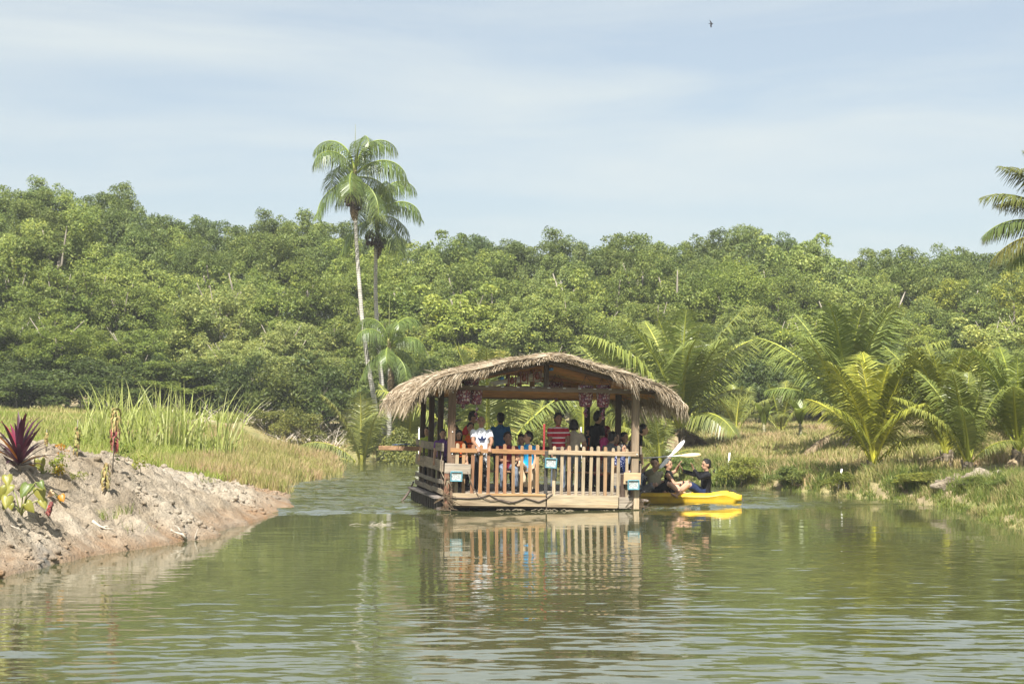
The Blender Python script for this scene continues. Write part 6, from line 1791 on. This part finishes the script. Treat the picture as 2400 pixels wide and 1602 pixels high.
def hull():
    N, V, F = 34, [], []
    for i in range(N):
        q = i / (N - 1); e = abs(2*q - 1); w = .36 * max(0.0, 1 - e ** 3.0) ** .7 + .012
        x = -KLEN/2 + KLEN * q; rise = .02 * e ** 2
        tipf = float(ss(.70, 1.0, e)) ** 1.4; kz = .27 * float(ss(.86, 1.0, e))
        top = .245 + .05 * float(ss(.5, .78, e)) - .13 * tipf
        well = 1 - float(ss(.70, .86, e))                 # sunk seats between the raised ends
        g_ = top - .06 - .02 * (1 - tipf)                 # gunwale
        pr = [(0, min(-.11 + kz, g_ - .03)), (w * .55, min(-.10 + kz, g_ - .025)), (w * .86, min(-.03 + kz * .8, g_ - .02)), (w * .97, min(.09 + kz * .3, g_ - .015)), (w, g_ - .01), (w * 1.03, g_), (w * 1.03, g_ + .016), (w * .96, g_ + .028),
              (w * .80, top), (w * .68, top + .008), (w * .58, top - .10 * well + .02 * (1 - well)), (w * .3, top - .12 * well + .035 * (1 - well)), (0, top - .12 * well + .045 * (1 - well))]
        ring = [(x, y, z) for y, z in pr] + [(x, -y, z) for y, z in pr[-2:0:-1]]
        V += ring
    m = len(ring)
    for i in range(N - 1):
        for k in range(m):
            F.append((i*m + k, (i+1)*m + k, (i+1)*m + (k+1) % m, i*m + (k+1) % m))
    me = bpy.data.meshes.new('hull'); me.from_pydata(V, [], F + [tuple(range(m)), tuple((N-1)*m + k for k in range(m))[::-1]])
    me.materials.append(M_KAY); me.polygons.foreach_set('use_smooth', [True] * len(me.polygons)); me.update()
    return me
link('hull', hull(), kay)
b = MB(); b.tube([(KLEN * .47, .0, .22), (KLEN * .50, .02, .14), (KLEN * .515, .02, .02), (KLEN * .52, .06, -.05)], .008, 6); b.build('bow_line', M_CABLE, kay, True)
b = MB(); b.tube([(KLEN * .40, 0, .285), (KLEN * .43, 0, .32), (KLEN * .46, 0, .285)], .010, 6); b.build('grab_handle', M_STEEL, kay, True)
def kspot(px, off=0.0):
    k = (px - 1200.0) / FPX; t_ = (k * KL.y - KL.x) / (kd_.x - k * kd_.y)
    p = KL + kd_ * t_; nrm = Vector((-kd_.y, kd_.x, 0)).normalized()
    return p + nrm * off + Vector((0, 0, .13))
def paddler(px, label, face_deg, off=0.0, hw=None, **kw):
    p = kspot(px, off)
    if hw:                                                # hands given as points in the scene
        Mi = Matrix.Rotation(-R(face_deg), 3, 'Z')
        kw['hands'] = {k: tuple(Mi @ (Vector(v) - p)) for k, v in hw.items()}
    return person(p, R(face_deg), label, kw.pop('h', 1.62), 'kayak', group='people on the kayak', legs='shorts', **kw)
k1, k1b, k1s = paddler(1500, 'man in a navy lettered shirt and cap at the raft end of the kayak', 72, -.05, {-1: at(1522, 1086, 40.75)}, shirt='navy', pants='grey', sk='m', hair='cap', yaw=-70, pitch=-12, lean=-6, twist=-45, hint={-1: (-.6, -.5, -.6)}, voxel=.0115, spread=.6)
GLY = {'U': ['1001', '1001', '1001', '1001', '0110'], 'M': ['10001', '11011', '10101', '10001', '10001'], 'P': ['1110', '1001', '1110', '1000', '1000']}
rows_ = ['0'.join(GLY[c][i] for c in 'UMP') for i in range(5)]
wcols = len(rows_[0])
# the lettering is pressed on in the wearer's own frame
decal('shirt_lettering', k1b, k1, -.13, .13, .40, .52, wcols * 3, 15, lambda i, j: rows_[4 - min(4, int(j * 5))][min(wcols - 1, int(i * wcols))] == '1', CL['white'], .006)
paddler(1533, 'man in an olive shirt lifting a paddle in the middle of the kayak', 70, -.08, {-1: at(1572, 1071, 40.42), 1: at(1560, 1128, 41.0)}, shirt='olive', pants='black', sk='l', yaw=-78, pitch=10, tilt=-6, lean=2, twist=-42, hint={-1: (-.7, -.5, -.6)}, voxel=.0115, spread=.4, curl=.9, h=1.72)
paddler(1568, 'man in a black sleeveless shirt behind the olive shirted paddler', 76, .20, {1: at(1592, 1088, 41.2), -1: at(1606, 1128, 40.8)}, shirt='black', pants='black', sk='m', yaw=-20, lean=-8, h=1.66, sleeve='none')
paddler(1652, 'man in a black long-sleeved shirt raising both hands at the right end of the kayak', -84, .0, {1: at(1625, 1098, 40.25), -1: at(1599, 1102, 40.7)}, shirt='black', pants='navy', sk='m', sleeve='long', yaw=12, pitch=4, lean=-4, hint={-1: (-.3, -.2, -1), 1: (.4, .3, -1)}, handdir={-1: (-.1, -.35, .93), 1: (.1, -.30, .95)}, voxel=.0105, spread=1.0, curl=.35, h=1.66)

def paddle(p0, p1, m0, m1, label, yaw_=0):
    """double-bladed paddle from blade tip p0 to blade tip p1"""
    p0, p1 = Vector(p0), Vector(p1); d = p1 - p0; L = d.length
    t = empty('paddle', p0); t.rotation_euler = d.to_track_quat('X', 'Z').to_euler()
    b = MB(); b.tube([(.36, 0, 0), (L - .36, 0, 0)], .014, 8); b.build('shaft', M_PADW, t, True)
    for x0, sg, m in ((0, 1, m0), (L, -1, m1)):
        b = MB(); P, W = [], []
        for i in range(12):
            q = i / 11; P.append((x0 + sg * .46 * q, -.015 * math.sin(q * 3), 0)); w = .048 * (math.sin(math.pi * (.08 + .80 * q ** .8)) ** .7) if q < .93 else .016
            W.append((max(.014, w), .007))
        b.tube(P, W, 12, side=(0, .35, .94)); b.build('blade', m, t, True)
    tag(t, label, 'paddle', 'kayak paddles')
paddle(at(1385, 1081, 40.55), at(1643, 1064, 40.4), M_PADW, M_PADO, 'paddle held level over the kayakers with a cream blade to the right')
paddle(at(1545, 1097, 40.35), at(1604, 1032, 40.65), M_PADW, M_PADW, 'white paddle held upright and slanting in front of the olive shirt')

# ------------------------------------------------------------------ air
hz = NT('haze_air')
_v = hz.n('ShaderNodeVolumePrincipled', {'Color': (0.93, 0.96, 1.0, 1), 'Density': 0.00045, 'Anisotropy': 0.0})
hz.t.links.new(_v.outputs[0], hz.out.inputs['Volume'])
b = MB(); b.box(-760, 760, -70, 1560, -3.0, 26.0, 0.01)
tag(b.build('haze', hz.m), 'thin bright haze hanging over the river and the forest', 'haze', kind='stuff')
